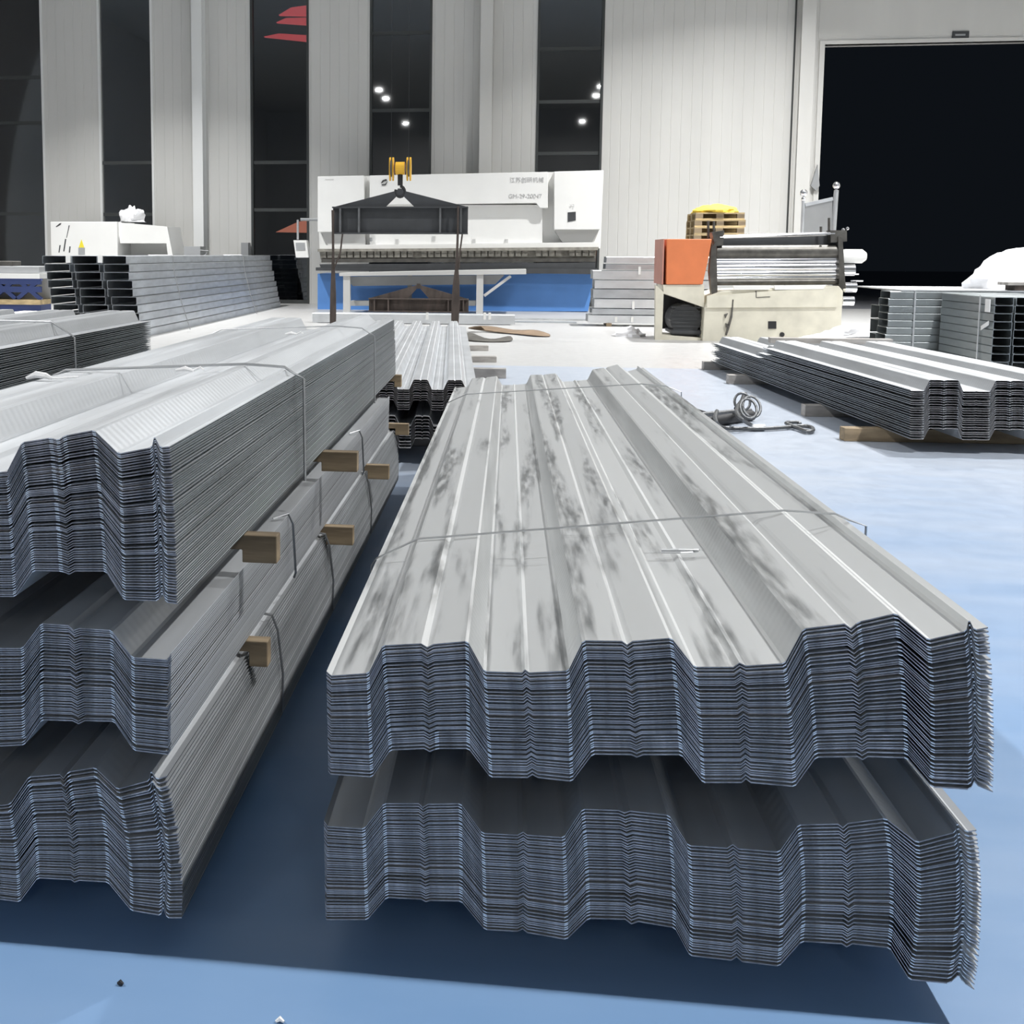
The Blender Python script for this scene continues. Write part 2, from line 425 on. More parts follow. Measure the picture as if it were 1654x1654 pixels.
# steel columns standing proud of the wall, door jamb and header
for n, (xa, xb) in enumerate(((317, 333), (775, 794), (1283, 1305))):
    a, b = px_v(xa), px_v(xb)
    t = MB(); t.box(a, b, WU - .30, WU - .285, 0, 11.5); t.box((a + b) / 2 - .006, (a + b) / 2 + .006, WU - .285, WU, 0, 11.5)
    t.box(a, b, WU - .015, WU, 0, 11.5)
    struct(t.build('trim_%d' % (n + 1), M['frame'] if n < 1 else M['wallm']))
a = px_v(1278)
struct(MB().cyl((a, WU - .02, 0), (a, WU - .02, 11.4), .018, 8).build('trim_4', M['mullion']))
dj = MB(); dj.box(DOOR[0] - .10, DOOR[0], WU - .05, WU + .3, 0, LINT); dj.box(DOOR[1], DOOR[1] + .1, WU - .05, WU + .3, 0, LINT)
dj.box(DOOR[0] - .10, DOOR[1] + .1, WU - .05, WU + .3, LINT, LINT + .07)
d1 = struct(dj.build('door_1', M['wallm'], origin=(DOOR[0], WU, 0)))
MB().prism(poly([(1310, 300), (1321, 266), (1324, 300), (1318, 308)], WU - .12), WU - .12, WU - .05).build('bracket', M['grey'], d1)
sg = empty('door_plate', at(1550, 62, WU - .03), 'small dark plate fixed above the open doorway edge', 'sign')
p0 = at(1538, 51, WU); p1 = at(1564, 62, WU)
MB().box(p0.x, p1.x, WU - .03, WU, p1.z, p0.z).build('plate', M['dark'], sg)
MB().box(p0.x + .05, p1.x - .07, WU - .034, WU - .03, (p0.z + p1.z) / 2 - .02, (p0.z + p1.z) / 2 + .015).build('marking', M['grey'], sg)

# red tubes glowing in the dark behind the third window, seen through its pane
gl = [([(450, 24), (470, 12), (500, 8), (500, 25)], 'topmost red glowing panel outside behind the third window', 'red'),
      ([(446, 36), (462, 29), (500, 28), (500, 40)], 'middle red glowing strip outside behind the third window', 'red'),
      ([(426, 59), (450, 54), (500, 57), (500, 67)], 'long lower red glowing strip outside behind the third window', 'red'),
      ([(445, 375), (482, 358), (499, 356), (499, 376)], 'orange red glow low outside the third window near the console', 'amber')]
pz = at(502, 40, WU + 1.7)
ns = empty('glowing_sign', (pz.x + .1, WU + 1.8, 0), 'red glowing strips outside behind the third window, near its top', 'light')
MB().box(pz.x, pz.x + .12, WU + 1.72, WU + 1.84, -.1, 7.2).build('post', M['black'], ns)
for px, lab, m in gl[:3]:
    MB().prism(poly(px, WU + 1.6), WU + 1.6, WU + 1.73).build('glow_strip', M[m], ns)['label'] = lab
ns = empty('glowing_lamp', (pz.x - .2, WU + 1.5, 0), 'orange red glow low outside the third window near the console', 'light')
MB().box(pz.x - .3, pz.x - .2, WU + 1.55, WU + 1.6, -.1, at(490, 370, WU + 1.5).z).build('post', M['black'], ns)
MB().prism(poly(gl[3][0], WU + 1.5), WU + 1.5, WU + 1.56).build('glow_strip', M['amber'], ns)

# ------------------------------------------------------------------ deck sheets
TH = 0.0019


def gen_left(first, ribs=1, pitch=0.305, h=0.050):
    """more ribs to the left of a measured profile whose first point lies in a trough"""
    v0, z0 = first; out = []
    for r in range(ribs):
        o = v0 - r * pitch
        out += [(o - .050, z0), (o - .060, z0 + .005), (o - .070, z0), (o - .125, z0), (o - .150, z0 + h), (o - .205, z0 + h),
                (o - .215, z0 + h - .006), (o - .225, z0 + h), (o - .280, z0 + h), (o - .305, z0)]
    o = v0 - ribs * pitch
    out += [(o - .06, z0), (o - .066, z0 + .008)]
    return out[::-1]


def soften(prof, d=0.0032):
    """roll the bends of a profile: each sharp corner becomes a short facet"""
    out = [prof[0]]; bend = []
    for a, b, c in zip(prof, prof[1:], prof[2:]):
        p, q, r = Vector(a), Vector(b), Vector(c); e, f = q - p, r - q
        if e.length > .012 and f.length > .012 and abs(e.angle_signed(f)) > .3:
            bend.append(len(out)); out += [tuple(q - e.normalized() * d), tuple(q + f.normalized() * d)]
        else: out.append(b)
    return out + [prof[-1]], set(bend)


def sheet_mesh(name, prof, L, dy=0.0, ang=0.0, org=(0, 0, 0), m=('galv', 'galv_web'), hem=('galv', 'hem'), tilt=0.0):
    prof, bend = soften(prof)
    mb = MB(); n = len(prof); ys = (dy, L + dy)
    ca, sa = math.cos(ang), math.sin(ang)

    def tr(s, y, z): return (org[0] + s * ca - y * sa, org[1] + s * sa + y * ca, z - tilt * (y - dy))
    for k, off in enumerate((0, -TH)):
        mb.v += [tr(s, y, z + off) for y in ys for s, z in prof]
    T = 2 * n
    for i in range(n - 1):
        web = 1 if abs(prof[i + 1][1] - prof[i][1]) > .028 else 0
        mb.f.append((i, i + 1, n + i + 1, n + i)); mb.mi.append(web)
        mb.f.append((T + i, T + n + i, T + n + i + 1, T + i + 1)); mb.mi.append(web)
        mb.f.append((i, T + i, T + i + 1, i + 1)); mb.mi.append(3 if i in bend else 2)
        mb.f.append((n + i, n + i + 1, T + n + i + 1, T + n + i)); mb.mi.append(2)
    for i in (0, n - 1):
        mb.f.append((i, n + i, T + n + i, T + i)); mb.mi.append(4 if i == 0 else 5)
    o = tr(prof[n // 2][0], dy, min(z for _, z in prof))
    return mb.build(name, [M[k] for k in (m[0], m[1], 'edge', 'edge_bend', hem[0], hem[1])], origin=o)


def bundle(top, bot, N, L, where, group, u0=0.0, ang=0.0, org=None, bulge=0.0, topmats=None, jit=.0007, lens=None, kind='galvanized deck sheet', hem=('galv', 'hem'), tilt=0.0):
    w = [0.0]
    for k in range(N - 1): w.append(w[-1] + 1 + (RND.random() - .5) * .55 + (.5 if RND.random() < .08 else 0))
    w = [x / w[-1] for x in w]
    vmin, vmax = min(p[0] for p in top), max(p[0] for p in top)
    jv = 0.0
    for k in range(N):
        t = w[k]; jv = max(-jit, min(jit, jv + RND.uniform(-.25, .25) * jit * .22)); ju = RND.uniform(0, .0025) + (RND.uniform(.002, .006) if RND.random() < .1 else 0)
        prof = []
        for (a, b), (c, d) in zip(top, bot):
            s = a + (c - a) * t
            s += bulge * 4 * t * (1 - t) * max(0, (a - vmin) / (vmax - vmin)) ** 2
            prof.append((s + jv, b + (d - b) * t))
        ll = lens(k) if lens else L + RND.uniform(-.004, .004)
        mm = topmats if (topmats and k == 0) else ('galv', 'galv_web')
        o = sheet_mesh('deck_sheet', prof, ll, u0 + ju, ang, org or (0, 0, 0), mm, hem, tilt)
        pos = 'topmost' if k == 0 else 'lowest' if k == N - 1 else ordinal(k + 1) + ' from the top'
        tag(o, '%s, %s in the %s' % (kind, pos, where), 'metal sheet', group)


FU = 1.55
TILT = 0.0115                                         # the two-high pile falls slightly towards its far end
UR_T = [(527, 1085), (535, 1092), (595, 1088), (618, 1043), (680, 1040), (690, 1046), (700, 1041), (755, 1036), (782, 1085), (843, 1087), (848, 1082), (855, 1087), (918, 1084), (942, 1035), (1005, 1036), (1013, 1042), (1022, 1036), (1085, 1031), (1122, 1078), (1185, 1078), (1195, 1071), (1205, 1076), (1268, 1072), (1298, 1016), (1365, 1008), (1375, 1015), (1387, 1005), (1448, 991), (1500, 1034), (1562, 1020), (1566, 1000), (1575, 1018), (1597, 1014)]
UR_B = [(530, 1244), (533.6, 1249.5), (601, 1254), (630, 1210.5), (685, 1208), (694, 1213), (706, 1208), (757, 1208), (792, 1254), (852, 1255), (860, 1250), (869, 1255), (924, 1261), (957, 1217), (1020, 1218), (1029, 1222), (1039, 1218), (1101, 1218), (1135.5, 1263), (1198, 1263), (1205, 1257), (1213, 1263), (1284, 1269.5), (1318, 1222), (1385, 1221), (1393.5, 1226), (1402, 1221), (1465, 1223), (1505, 1270), (1567.5, 1274), (1574, 1260), (1580, 1268), (1604, 1278)]
LR_T = [(523, 1326), (529, 1335), (588, 1339), (620, 1298), (676, 1298), (683, 1304), (691, 1299), (744, 1298), (779, 1346), (836, 1349), (845, 1344), (852, 1349), (911, 1353), (941, 1307), (999, 1309), (1009, 1313), (1018, 1310), (1081, 1317), (1112, 1366), (1175, 1370), (1184, 1364), (1193, 1371), (1259, 1376.5), (1290, 1332.5), (1354, 1331), (1362, 1337), (1370, 1330), (1431, 1322), (1481.5, 1361), (1544.5, 1344), (1546, 1329), (1561, 1344), (1578, 1341)]
LR_B = [(525, 1479), (527, 1485), (593, 1485), (624, 1449), (680, 1452), (687.6, 1456), (695, 1454), (745, 1455), (783, 1501), (836, 1504), (844, 1500), (852, 1506), (915, 1517), (950, 1483), (1010, 1484.5), (1020, 1492), (1031, 1488), (1090, 1498), (1114.5, 1543), (1181.6, 1550.6), (1190, 1545), (1199, 1553), (1259, 1560), (1295, 1520), (1360, 1524), (1368, 1529), (1377, 1524), (1437.5, 1530.5), (1469, 1581.6), (1534, 1588), (1548.7, 1574), (1556, 1586), (1574, 1597.6)]
UL_T = [(0, 762.5), (11, 761.6), (35, 714.5), (81.6, 707), (93.4, 711), (104, 703.6), (151.5, 694.5), (191, 732.6), (245, 722.6), (249, 703.6), (258.5, 722.6), (274, 721)]
UL_B = [(0, 963), (23.6, 963), (52.6, 921), (98, 922), (111, 927), (120, 922), (170, 922), (199, 968), (254, 970), (261, 956), (267, 972), (286, 975)]
ML_T = [(0, 1046.8), (36, 1047), (66, 1007), (110, 1009.7), (118.5, 1017.7), (128.5, 1014.5), (180, 1017.7), (213.5, 1061.6), (271, 1065.6), (276, 1055)]
ML_B = [(0, 1205), (38, 1203), (66, 1162.5), (116, 1164), (126, 1169), (136, 1164), (183.6, 1165), (215.5, 1212), (271, 1218.4), (275, 1210)]
LL_T = [(0, 1303), (14, 1301), (44, 1257), (94, 1253), (100, 1259), (108, 1249), (151.6, 1242), (187.5, 1277), (239.4, 1263), (241.4, 1247), (251.4, 1261), (268, 1256)]
LL_B = [(0, 1452.6), (31, 1456.6), (60, 1418), (113.7, 1420.7), (119.7, 1424.7), (127.7, 1422), (173.6, 1424.7), (211.5, 1470.6), (259.4, 1478.6), (263, 1464), (269, 1482.6), (293, 1482.6)]


def measured(px, left=False):
    p = poly(px, FU)
    return (gen_left(p[0]) + p) if left else p


urt, urb = measured(UR_T), measured(UR_B); lrt, lrb = measured(LR_T), measured(LR_B)
ult, ulb = measured(UL_T, 1), measured(UL_B, 1); mlt, mlb = measured(ML_T, 1), measured(ML_B, 1); llt, llb = measured(LL_T, 1), measured(LL_B, 1)
bundle(urt, urb, 42, 3.92, 'upper bundle of the two-high pile', 'sheets of the two-high pile, upper bundle', FU, bulge=.004, tilt=TILT, topmats=('stained', 'stained_web'))
bundle(lrt, lrb, 40, 3.90, 'lower bundle of the two-high pile', 'sheets of the two-high pile, lower bundle', FU, bulge=.008, tilt=TILT)
bundle(ult, ulb, 54, 3.20, 'top bundle of the three-high pile', 'sheets of the three-high pile, top bundle', FU, bulge=.002)
bundle(mlt, mlb, 36, 3.05, 'middle bundle of the three-high pile', 'sheets of the three-high pile, middle bundle', FU, hem=('galv', 'hem_light'))
bundle(llt, llb, 40, 3.35, 'bottom bundle of the three-high pile', 'sheets of the three-high pile, bottom bundle', FU, bulge=.010)


def ribs(n, pitch, h, crest, lip, z0, groove=.005, s0=0.0):
    """generic trapezoid profile starting at s0"""
    web = h * .45; trough = pitch - crest - 2 * web
    pts = [(s0, z0 + .006), (s0 + .006, z0)]; s = s0 + lip
    for i in range(n):
        pts += [(s, z0), (s + web, z0 + h), (s + web + crest * .42, z0 + h), (s + web + crest * .5, z0 + h - groove), (s + web + crest * .58, z0 + h), (s + web + crest, z0 + h), (s + 2 * web + crest, z0)]
        s += pitch
        if i < n - 1: pts += [(s - trough * .55, z0), (s - trough * .5, z0 + groove * .6), (s - trough * .45, z0)]
    return pts + [(s - trough + lip, z0)]


def shift(p, ds, dz): return [(a + ds, b + dz) for a, b in p]


# loose bundle on the right-hand floor, turned a little
RA = math.radians(3.7); RO = at(1466, 711, 6.3); RO.z = 0
pr = ribs(3, .355, .062, .155, .075, 0)
bundle(shift(pr, 0, .355), shift(pr, .01, .085), 21, 0, 'loose bundle beside the rope slings', 'sheets of the loose bundle by the rope slings', 0, RA, (RO.x, RO.y, 0), jit=.004, hem=('hem', 'hem'),
       lens=lambda k: 2.75 if k < 4 else 2.95 if k < 7 else 4.35 + .1 * math.sin(k))
# bright bundle beyond the far end of the two-high pile
BA = math.radians(3.0); bo = (-1.10, 5.55, 0)
pm = ribs(5, .178, .052, .072, .06, 0)
bundle(shift(pm, 0, .398), shift(pm, 0, .292), 10, 5.0, 'pale narrow-ribbed bundle past the two-high pile', 'sheets of the pale narrow-ribbed bundle, upper layer', 0, BA, bo, topmats=('galv_light', 'galv_light'))
bundle(shift(pm, .01, .206), shift(pm, .01, .09), 8, 4.95, 'narrow-ribbed bundle under the pale one', 'sheets of the narrow-ribbed bundle, lower layer', 0, BA, bo)
# bundle beyond the three-high pile
pl = ribs(3, .305, .05, .127, .06, 0)
bundle(shift(pl, -2.60, .775), shift(pl, -2.60, .56), 30, 3.4, 'strapped bundle behind the three-high pile', 'sheets of the strapped bundle behind the three-high pile', 1.6)

# ------------------------------------------------------------------ timber bearers
def timber(p, q, w, h, label, m='wood', group=None, name='timber_bearer'):
    """beam from p to q (centres of its end faces, bottom z given), width w across, height h"""
    mb = MB(); p = Vector(p); q = Vector(q); mb.bar(p + Vector((0, 0, h / 2)), q + Vector((0, 0, h / 2)), h, w)
    o = mb.build(name, M[m], bevel=.003); return tag(o, label, 'timber', group)


g1 = 'bearers between the bundles of the three-high pile'


def bearer(px, upper, lower, deep, label):
    """plank on edge across the pile, notched down where it sticks out past the lower bundle"""
    zt = min(z for _, z in upper) - .003; zc = max(z for _, z in lower) + .001; p = onz(px[0], px[1], zt)
    ve = max(a for a, _ in lower) + .006
    mb = MB(); mb.prism([(-1.2, zc), (ve, zc), (ve, zt - deep), (p.x, zt - deep), (p.x, zt), (-1.2, zt)], p.y, p.y + .032)
    tag(mb.build('timber_bearer', M['wood'], bevel=.002), label, 'timber', g1)


for (x, y), lab in zip(((447, 866), (577, 731), (648, 606)), ('nearest brown', 'second brown', 'far stub-ended')):
    bearer((x, y), ulb, mlt, .054, lab + ' timber under the top bundle of the three-high pile')
for (x, y), lab in zip(((432, 1037), (570, 852), (628, 752), (660, 685)), ('nearest greenish', 'second', 'third', 'far greenish')):
    bearer((x, y), mlb, llt, .053, lab + ' timber under the middle bundle of the three-high pile')
zul = .065
for y, lab in ((2.0, 'nearest'), (3.2, 'middle'), (4.2, 'far')):
    timber((-1.2, y, 0), (-.56, y, 0), .08, .063, lab + ' floor timber under the three-high pile', 'wood', 'floor bearers of the three-high pile')
for y, lab in ((1.95, 'nearest'), (3.4, 'middle'), (4.8, 'far')):
    dz = TILT * (y + .1 - FU)
    timber((-.25, y, 0), (.66, y, 0), .09, .054 - dz, lab + ' floor timber under the two-high pile', 'wood', 'floor bearers of the two-high pile')
    timber((-.18, y + .1, .3056 - dz), (.60, y + .1, .3056 - dz), .06, .009, lab + ' timber between the bundles of the two-high pile', 'wood', 'bearers between the two-high bundles')
for y in (2.2, 4.5):
    mb = MB(); mb.bar((-2.6, y, .279), (-1.66, y, .279), .557, .10)
    tag(mb.build('timber_bearer', M['wood']), 'deep timber support under the strapped bundle, %s end' % ('near' if y < 3 else 'far'), 'timber')
for yy, lab in ((6.2, 'near'), (8.1, 'middle'), (9.7, 'protruding far')):
    vx = -1.10 - (yy - 5.55) * math.tan(BA)
    timber((vx - .05, yy, 0), (-.012 if yy > 9 else vx + .97, yy, 0), .10, .086, lab + ' grey timber under the narrow-ribbed bundles', 'wood_grey', 'timbers under the pale bundle')
for (xa, xb, y), lab in zip(((753, 788, 562), (760, 801, 580)), ('farther', 'nearer')):
    p = onz(xa, y, .03); q = onz(xb, y, .03)
    timber((p.x, p.y, 0), (q.x, q.y, 0), .10, .06, lab + ' short grey timber on the floor beyond the pale narrow-ribbed bundle', 'wood_grey')
for yy, lab in ((6.5, 'near'), (9.2, 'far')):
    vx = -1.10 - (yy - 5.55) * math.tan(BA)
    timber((vx, yy, .262), (vx + .95, yy, .262), .08, .026, lab + ' thin timber between the two narrow-ribbed layers', 'wood_grey')
for (x, y), lab in zip(((1360, 700), (1297, 662), (1175, 612), (1135, 590)), ('pale nearest', 'second', 'third', 'farthest')):
    p = onz(x, y, .04)
    timber((p.x, p.y, 0), (p.x + 1.15, p.y + .05, 0), .09, .078, lab + ' timber under the loose bundle by the rope slings', 'wood' if lab[0] == 'p' else 'wood_grey', 'timbers under the loose bundle')

# ------------------------------------------------------------------ binding wires and seals
def wire(pts, label, r=.0022, m='wire', group='binding wires round the bundles', seal=None):
    mb = MB(); mb.tube(pts, r, 6)
    o = mb.build('binding_wire', M[m], smooth=True); tag(o, label, 'wire', group)
    if seal:
        s = MB(); c = Vector(seal)
        s.tube([c + Vector((-.022, 0, .004)), c + Vector((0, .004, .008)), c + Vector((.022, -.003, .004))], [.003, .0065, .003], 6)
        s.tube([c + Vector((.018, 0, .004)), c + Vector((.035, .012, .012)), c + Vector((.045, .004, .005))], .0022, 5)
        s.build('seal', M['wire_white'], o)
    return o


def ztop(prof, v):
    for (a, b), (c, d) in zip(prof, prof[1:]):
        if a <= v <= c and c > a: return b + (d - b) * (v - a) / (c - a)
    return prof[0][1] if v < prof[0][0] else prof[-1][1]


def over(prof, u0, u1, bottom, side='r', n=40, low=None, tilt=0.0):
    """wire stretched over the crests of a bundle, then down its side"""
    v0, v1 = prof[0][0], prof[-1][0]
    vs = sorted(set([v0 + (v1 - v0) * i / n for i in range(n + 1)] + [a for a, _ in prof]))
    hull = []
    for v in vs:
        p = (v, ztop(prof, v))
        while len(hull) > 1 and (hull[-1][1] - hull[-2][1]) * (p[0] - hull[-2][0]) < (p[1] - hull[-2][1]) * (hull[-1][0] - hull[-2][0]): hull.pop()
        hull.append(p)
    pts = [(v, u0 + (u1 - u0) * (v - v0) / (v1 - v0), z + .005) for v, z in hull]
    r = []
    lo = low or prof
    a = min(v0, lo[0][0]) - .010; b = max(v1, lo[-1][0]) + .014
    if 'l' in side: r += [(a, u0, bottom), (a, u0, hull[0][1] - .01)]
    r += pts
    if 'r' in side: r += [(b, u1, hull[-1][1] - .006), (b + .002, u1 + .004, bottom)]
    return [(x, y, z - tilt * (y - FU)) for x, y, z in r]


ua = onz(603, 905, .47).y; ub = onz(1310, 827, .60).y
sx = onz(1100, 829, .60)
wire(over(urt, ua, ub, .34, 'lr', low=urb, tilt=TILT), 'slack wire over the middle of the stained two-high pile', seal=None)
ua2 = onz(735, 642, .47).y; ub2 = onz(1040, 612, .60).y
wire(over(urt, ua2, ub2, .34, 'lr', low=urb, tilt=TILT), 'wire near the far end of the two-high pile')
mb = MB(); c = Vector((sx.x, sx.y, ztop(urt, sx.x) + .008 - TILT * (sx.y - FU)))
for k in range(3): mb.tube([c + Vector((-.035, .002 * k, .002 * k)), c + Vector((.0, .012 * (k - 1), .004)), c + Vector((.035, -.004 * k, .004 + .003 * k))], .002, 5)
tag(mb.build('wire_twist', M['wire']), 'twisted wire end on the stained top of the two-high pile', 'wire')
for (x, y), lab, sl in (((460, 615), 'stout wire round the middle of the three-high top bundle', (298, 595)), ((597, 545), 'paired wire near the far end of the three-high top bundle', (470, 529))):
    uu = at(x, y, 1).y; p = onz(x, y, .80)
    s3 = onz(sl[0], sl[1], .83)
    wire(over(ult, s3.y, p.y, .56, low=ulb), lab, .0035 if y > 600 else .0025, seal=(s3.x, s3.y, max(ztop(ult, s3.x + d) for d in (-.03, -.015, 0, .015, .03, .05)) + .004))
s3 = onz(63, 612, .82)
o = MB(); c = Vector((s3.x, s3.y, ztop(ult, s3.x) + .006))
o.tube([c + Vector((-.03, 0, 0)), c + Vector((-.01, .005, .008)), c + Vector((.015, 0, .006)), c + Vector((.03, .004, 0))], [.004, .008, .007, .003], 6)
o.tube([c + Vector((.02, 0, 0)), c + Vector((.08, .03, .002))], .002, 5)
tag(o.build('wire_seal', M['wire_white']), 'white crimped wire seal nearest the camera on the three-high pile', 'wire')
plw = shift(pl, -2.60, .775)
p = onz(148, 560, .74); wire(over(plw, 4.15, 4.05, .56), 'wire round the strapped bundle behind the three-high pile', .004)
for (x, y), lab in (((443, 835), 'nearest'), ((588, 700), 'far')):
    p = onz(x, y, .485); xx = mlt[-1][0] + .004
    zz = ztop(mlt, xx - .03) + .006
    wire([(xx - .035, p.y - .03, zz), (xx - .003, p.y - .01, zz + .008), (xx + .006, p.y, .47), (xx + .010, p.y + .01, .35), (xx + .004, p.y + .02, .336)], lab + ' wire hanging down the side of the middle three-high bundle', .003)
for (x, y), lab in (((418, 1000), 'nearest'), ((562, 870), 'middle'), ((625, 770), 'far')):
    p = onz(x, y, .295); xx = llt[-1][0] + .006
    wire([(xx - .05, p.y, .312), (xx, p.y, .306), (xx + .012, p.y + .005, .27), (xx + .022, p.y + .01, .17), (xx + .02, p.y + .012, .08)], lab + ' wire round the bottom bundle of the three-high pile', .003)

# ------------------------------------------------------------------ channel purlins
def purlin_mesh(name, w, h, L, t=.004, lip=.018, m='galv_side'):
    """lipped channel lying web up: outline in x/z, along y, base centre of the near end at the origin"""
    a = w / 2; r = .008
    out = [(-a, 0), (-a, h - r), (-a + r, h), (a - r, h), (a, h - r), (a, 0), (a - lip, 0), (a - lip, t), (a - t, t), (a - t, h - t - r * .6),
           (a - r - t * .5, h - t), (-a + r + t * .5, h - t), (-a + t, h - t - r * .6), (-a + t, t), (-a + lip, t), (-a + lip, 0)]
    return MB().prism(out, 0, L).build(name, M[m], origin=(0, 0, 0))


def place(o, first, loc, rz, label, group):
    c = o if first else o.copy()
    if not first: COL.objects.link(c)
    c.location = loc; c.rotation_euler = (0, 0, rz); tag(c, label, 'steel channel', group); return c


pp = purlin_mesh('channel_purlin', .345, .100, 8.6); first = True
colname = ['outer', 'middle', 'inner']
for cidx in range(3):
    for r in range(10):
        z = r * .1065
        v = -5.93 + cidx * .405 + (.024 * (9 - r)) + RND.uniform(-.012, .012)
        y = 13.66 + (RND.uniform(-.03, .03) if r < 9 else 0)
        row = 'top row' if r == 9 else 'bottom row' if r == 0 else ordinal(10 - r) + ' row down'
        place(pp, first, (v, y, z), 0, 'grey channel in the tall stack before the white machine, %s column, %s' % (colname[cidx], row), 'channels of the tall stack before the white machine'); first = False
for k, (x, lab) in enumerate(((108, 'left'), (160, 'right'))):
    p = at(x, 417, 13.6)
    tag(MB().box(p.x - .03, p.x + .03, 13.63, 13.6598, p.z - .06, 1.064).build('paper_tag', M['white']), '%s white tag hanging on the end of the tall channel stack' % lab, 'tag')
for k, x in enumerate((300, 415)):
    uu = 14.9 if k == 0 else 19.0
    xx = -4.725
    mbw = MB(); mbw.tube([(xx - .35, uu, 1.069), (xx - .02, uu, 1.069), (xx + .005, uu, 1.06), (xx + .03, uu, .80), (xx + .13, uu, .4), (xx + .25, uu, .02)], .006, 6)
    tag(mbw.build('binding_wire', M['wire']), ('near' if k == 0 else 'far') + ' wire down the side of the tall channel stack', 'wire')

pr2 = purlin_mesh('channel_purlin', .165, .073, 1.25, m='zinc_dark'); first = True
for cidx in range(4):
    for r in range(9):
        row = 'top row' if r == 8 else 'bottom row' if r == 0 else ordinal(9 - r) + ' row down'
        place(pr2, first, (4.56 + cidx * .185 + RND.uniform(-.004, .004), 10.72 + RND.uniform(-.01, .01), .045 + r * .0755), 0,
              'short channel in the black-ended stack below the plastic, %s column, %s' % (('first', 'second', 'third', 'fourth')[cidx], row), 'short channels of the black-ended stack'); first = False
pr3 = purlin_mesh('channel_purlin', .30, .073, 2.6, m='zinc_dark'); first = True
for r in range(9):
    row = 'top' if r == 8 else 'bottom' if r == 0 else ordinal(9 - r) + ' from top'
    place(pr3, first, (3.95 - .06 * 0 + (.0 if r < 3 else .03) + RND.uniform(-.01, .01), 12.18, .05 + r * .0757), -math.pi / 2,
          'channel lying crosswise behind the black-ended stack, %s' % row, 'crosswise channels behind the black-ended stack'); first = False
pr4 = purlin_mesh('channel_purlin', .30, .155, 2.0, m='zinc_dark'); first = True
for r in range(3):
    place(pr4, first, (4.22, 13.2, .05 + r * .165), -math.pi / 2, 'deep channel in the low pile next to the roller machine, %s' % ('bottom', 'middle', 'top')[r], 'deep channels by the roller machine'); first = False
for nm, x0, x1, y0, y1, lab in (('s', 4.5, 5.3, 10.9, 10.98, 'near floor timber under the black-ended stack'), ('s', 4.5, 5.3, 11.7, 11.78, 'far floor timber under the black-ended stack'),
                                ('s', 4.2, 4.28, 12.0, 13.4, 'floor timber under the crosswise channels'), ('s', 6.0, 6.08, 12.0, 13.4, 'second floor timber under the crosswise channels')):
    tag(MB().box(x0, x1, y0, y1, 0, .044).build('timber_bearer', M['wood_grey']), lab, 'timber')
tag(MB().box(4.10, 6.5, 12.03, 13.5, .731, .745).build('steel_plate', M['galv_light']), 'flat pale steel plate on the crosswise channels', 'plate')
for (x, y), k in (((1480, 470), 0), ((1597, 490), 1)):
    pass
s1 = MB(); p = at(1480, 470, 12.0)
s1.box(p.x - .008, p.x + .008, 12.015, 12.024, .06, .735); s1.box(p.x - .008, p.x + .008, 12.015, 12.0295, .7318, .736)
tag(s1.build('steel_strap', M['galv_light']), 'vertical strap down the front of the crosswise channels', 'strap')
s1 = MB(); s1.box(4.458, 4.464, 10.98, 11.0, .05, .73); tag(s1.build('steel_strap', M['galv_light']), 'pale strap down the side of the black-ended stack', 'strap')
t1 = MB(); t1.box(4.455, 4.462, 10.76, 10.86, .58, .70); t1.add([(4.452, 10.76, .50), (4.452, 10.92, .44), (4.452, 10.92, .40), (4.452, 10.76, .46), (4.457, 10.76, .50), (4.457, 10.92, .44), (4.457, 10.92, .40), (4.457, 10.76, .46)], [(0, 1, 2, 3), (7, 6, 5, 4), (0, 4, 5, 1), (1, 5, 6, 2), (2, 6, 7, 3), (3, 7, 4, 0)])
tag(t1.build('paper_tag', M['white']), 'white paper tag on the side of the black-ended stack', 'tag')

# crosswise pile right of the press brake
first = True
hs = [.135, .10, .15, .15, .14, .15, .10, .11]
zz = .05; prs = {}
for r, (h, v0, m) in enumerate(zip(hs, (1.22, 1.28, 1.31, 1.29, 1.31, 1.28, 1.47, 1.48), ('galv_light', 'galv_side', 'galv_light', 'galv_side', 'galv_light', 'galv_light', 'galv_side', 'galv_light'))):
    for d in (0,):
        o = purlin_mesh('channel_purlin', .5, h - .014, 2.4, m=m)
        o.location = (v0, 17.27, zz); o.rotation_euler = (0, 0, -math.pi / 2)
        tag(o, 'wide channel in the crosswise pile beside the press brake, %s' % ('bottom', 'second from bottom', 'third from bottom', 'fourth from bottom', 'fifth from bottom', 'third from top', 'second from top', 'top')[r], 'steel channel', 'wide channels beside the press brake')
    zz += h
for x in (1.5, 3.2): tag(MB().box(x, x + .08, 17.0, 17.5, 0, .049).build('timber_bearer', M['wood']), 'floor timber under the pile beside the press brake, %s' % ('near its open end' if x < 2 else 'behind the roller machine'), 'timber')
for k, (x, y, hh) in enumerate(((1033, 437, .12), (1023, 493, .12), (995, 516, .08), (1021, 516, .08))):
    p = at(x, y, 16.99); tag(MB().box(p.x - .018, p.x + .018, 16.985, 17.0, p.z - hh / 2, p.z + hh / 2).build('paper_tag', M['white']), 'white tag on the pile beside the press brake, %s' % ('highest', 'middle', 'low outer', 'low inner')[k], 'tag', 'tags on the crosswise pile')

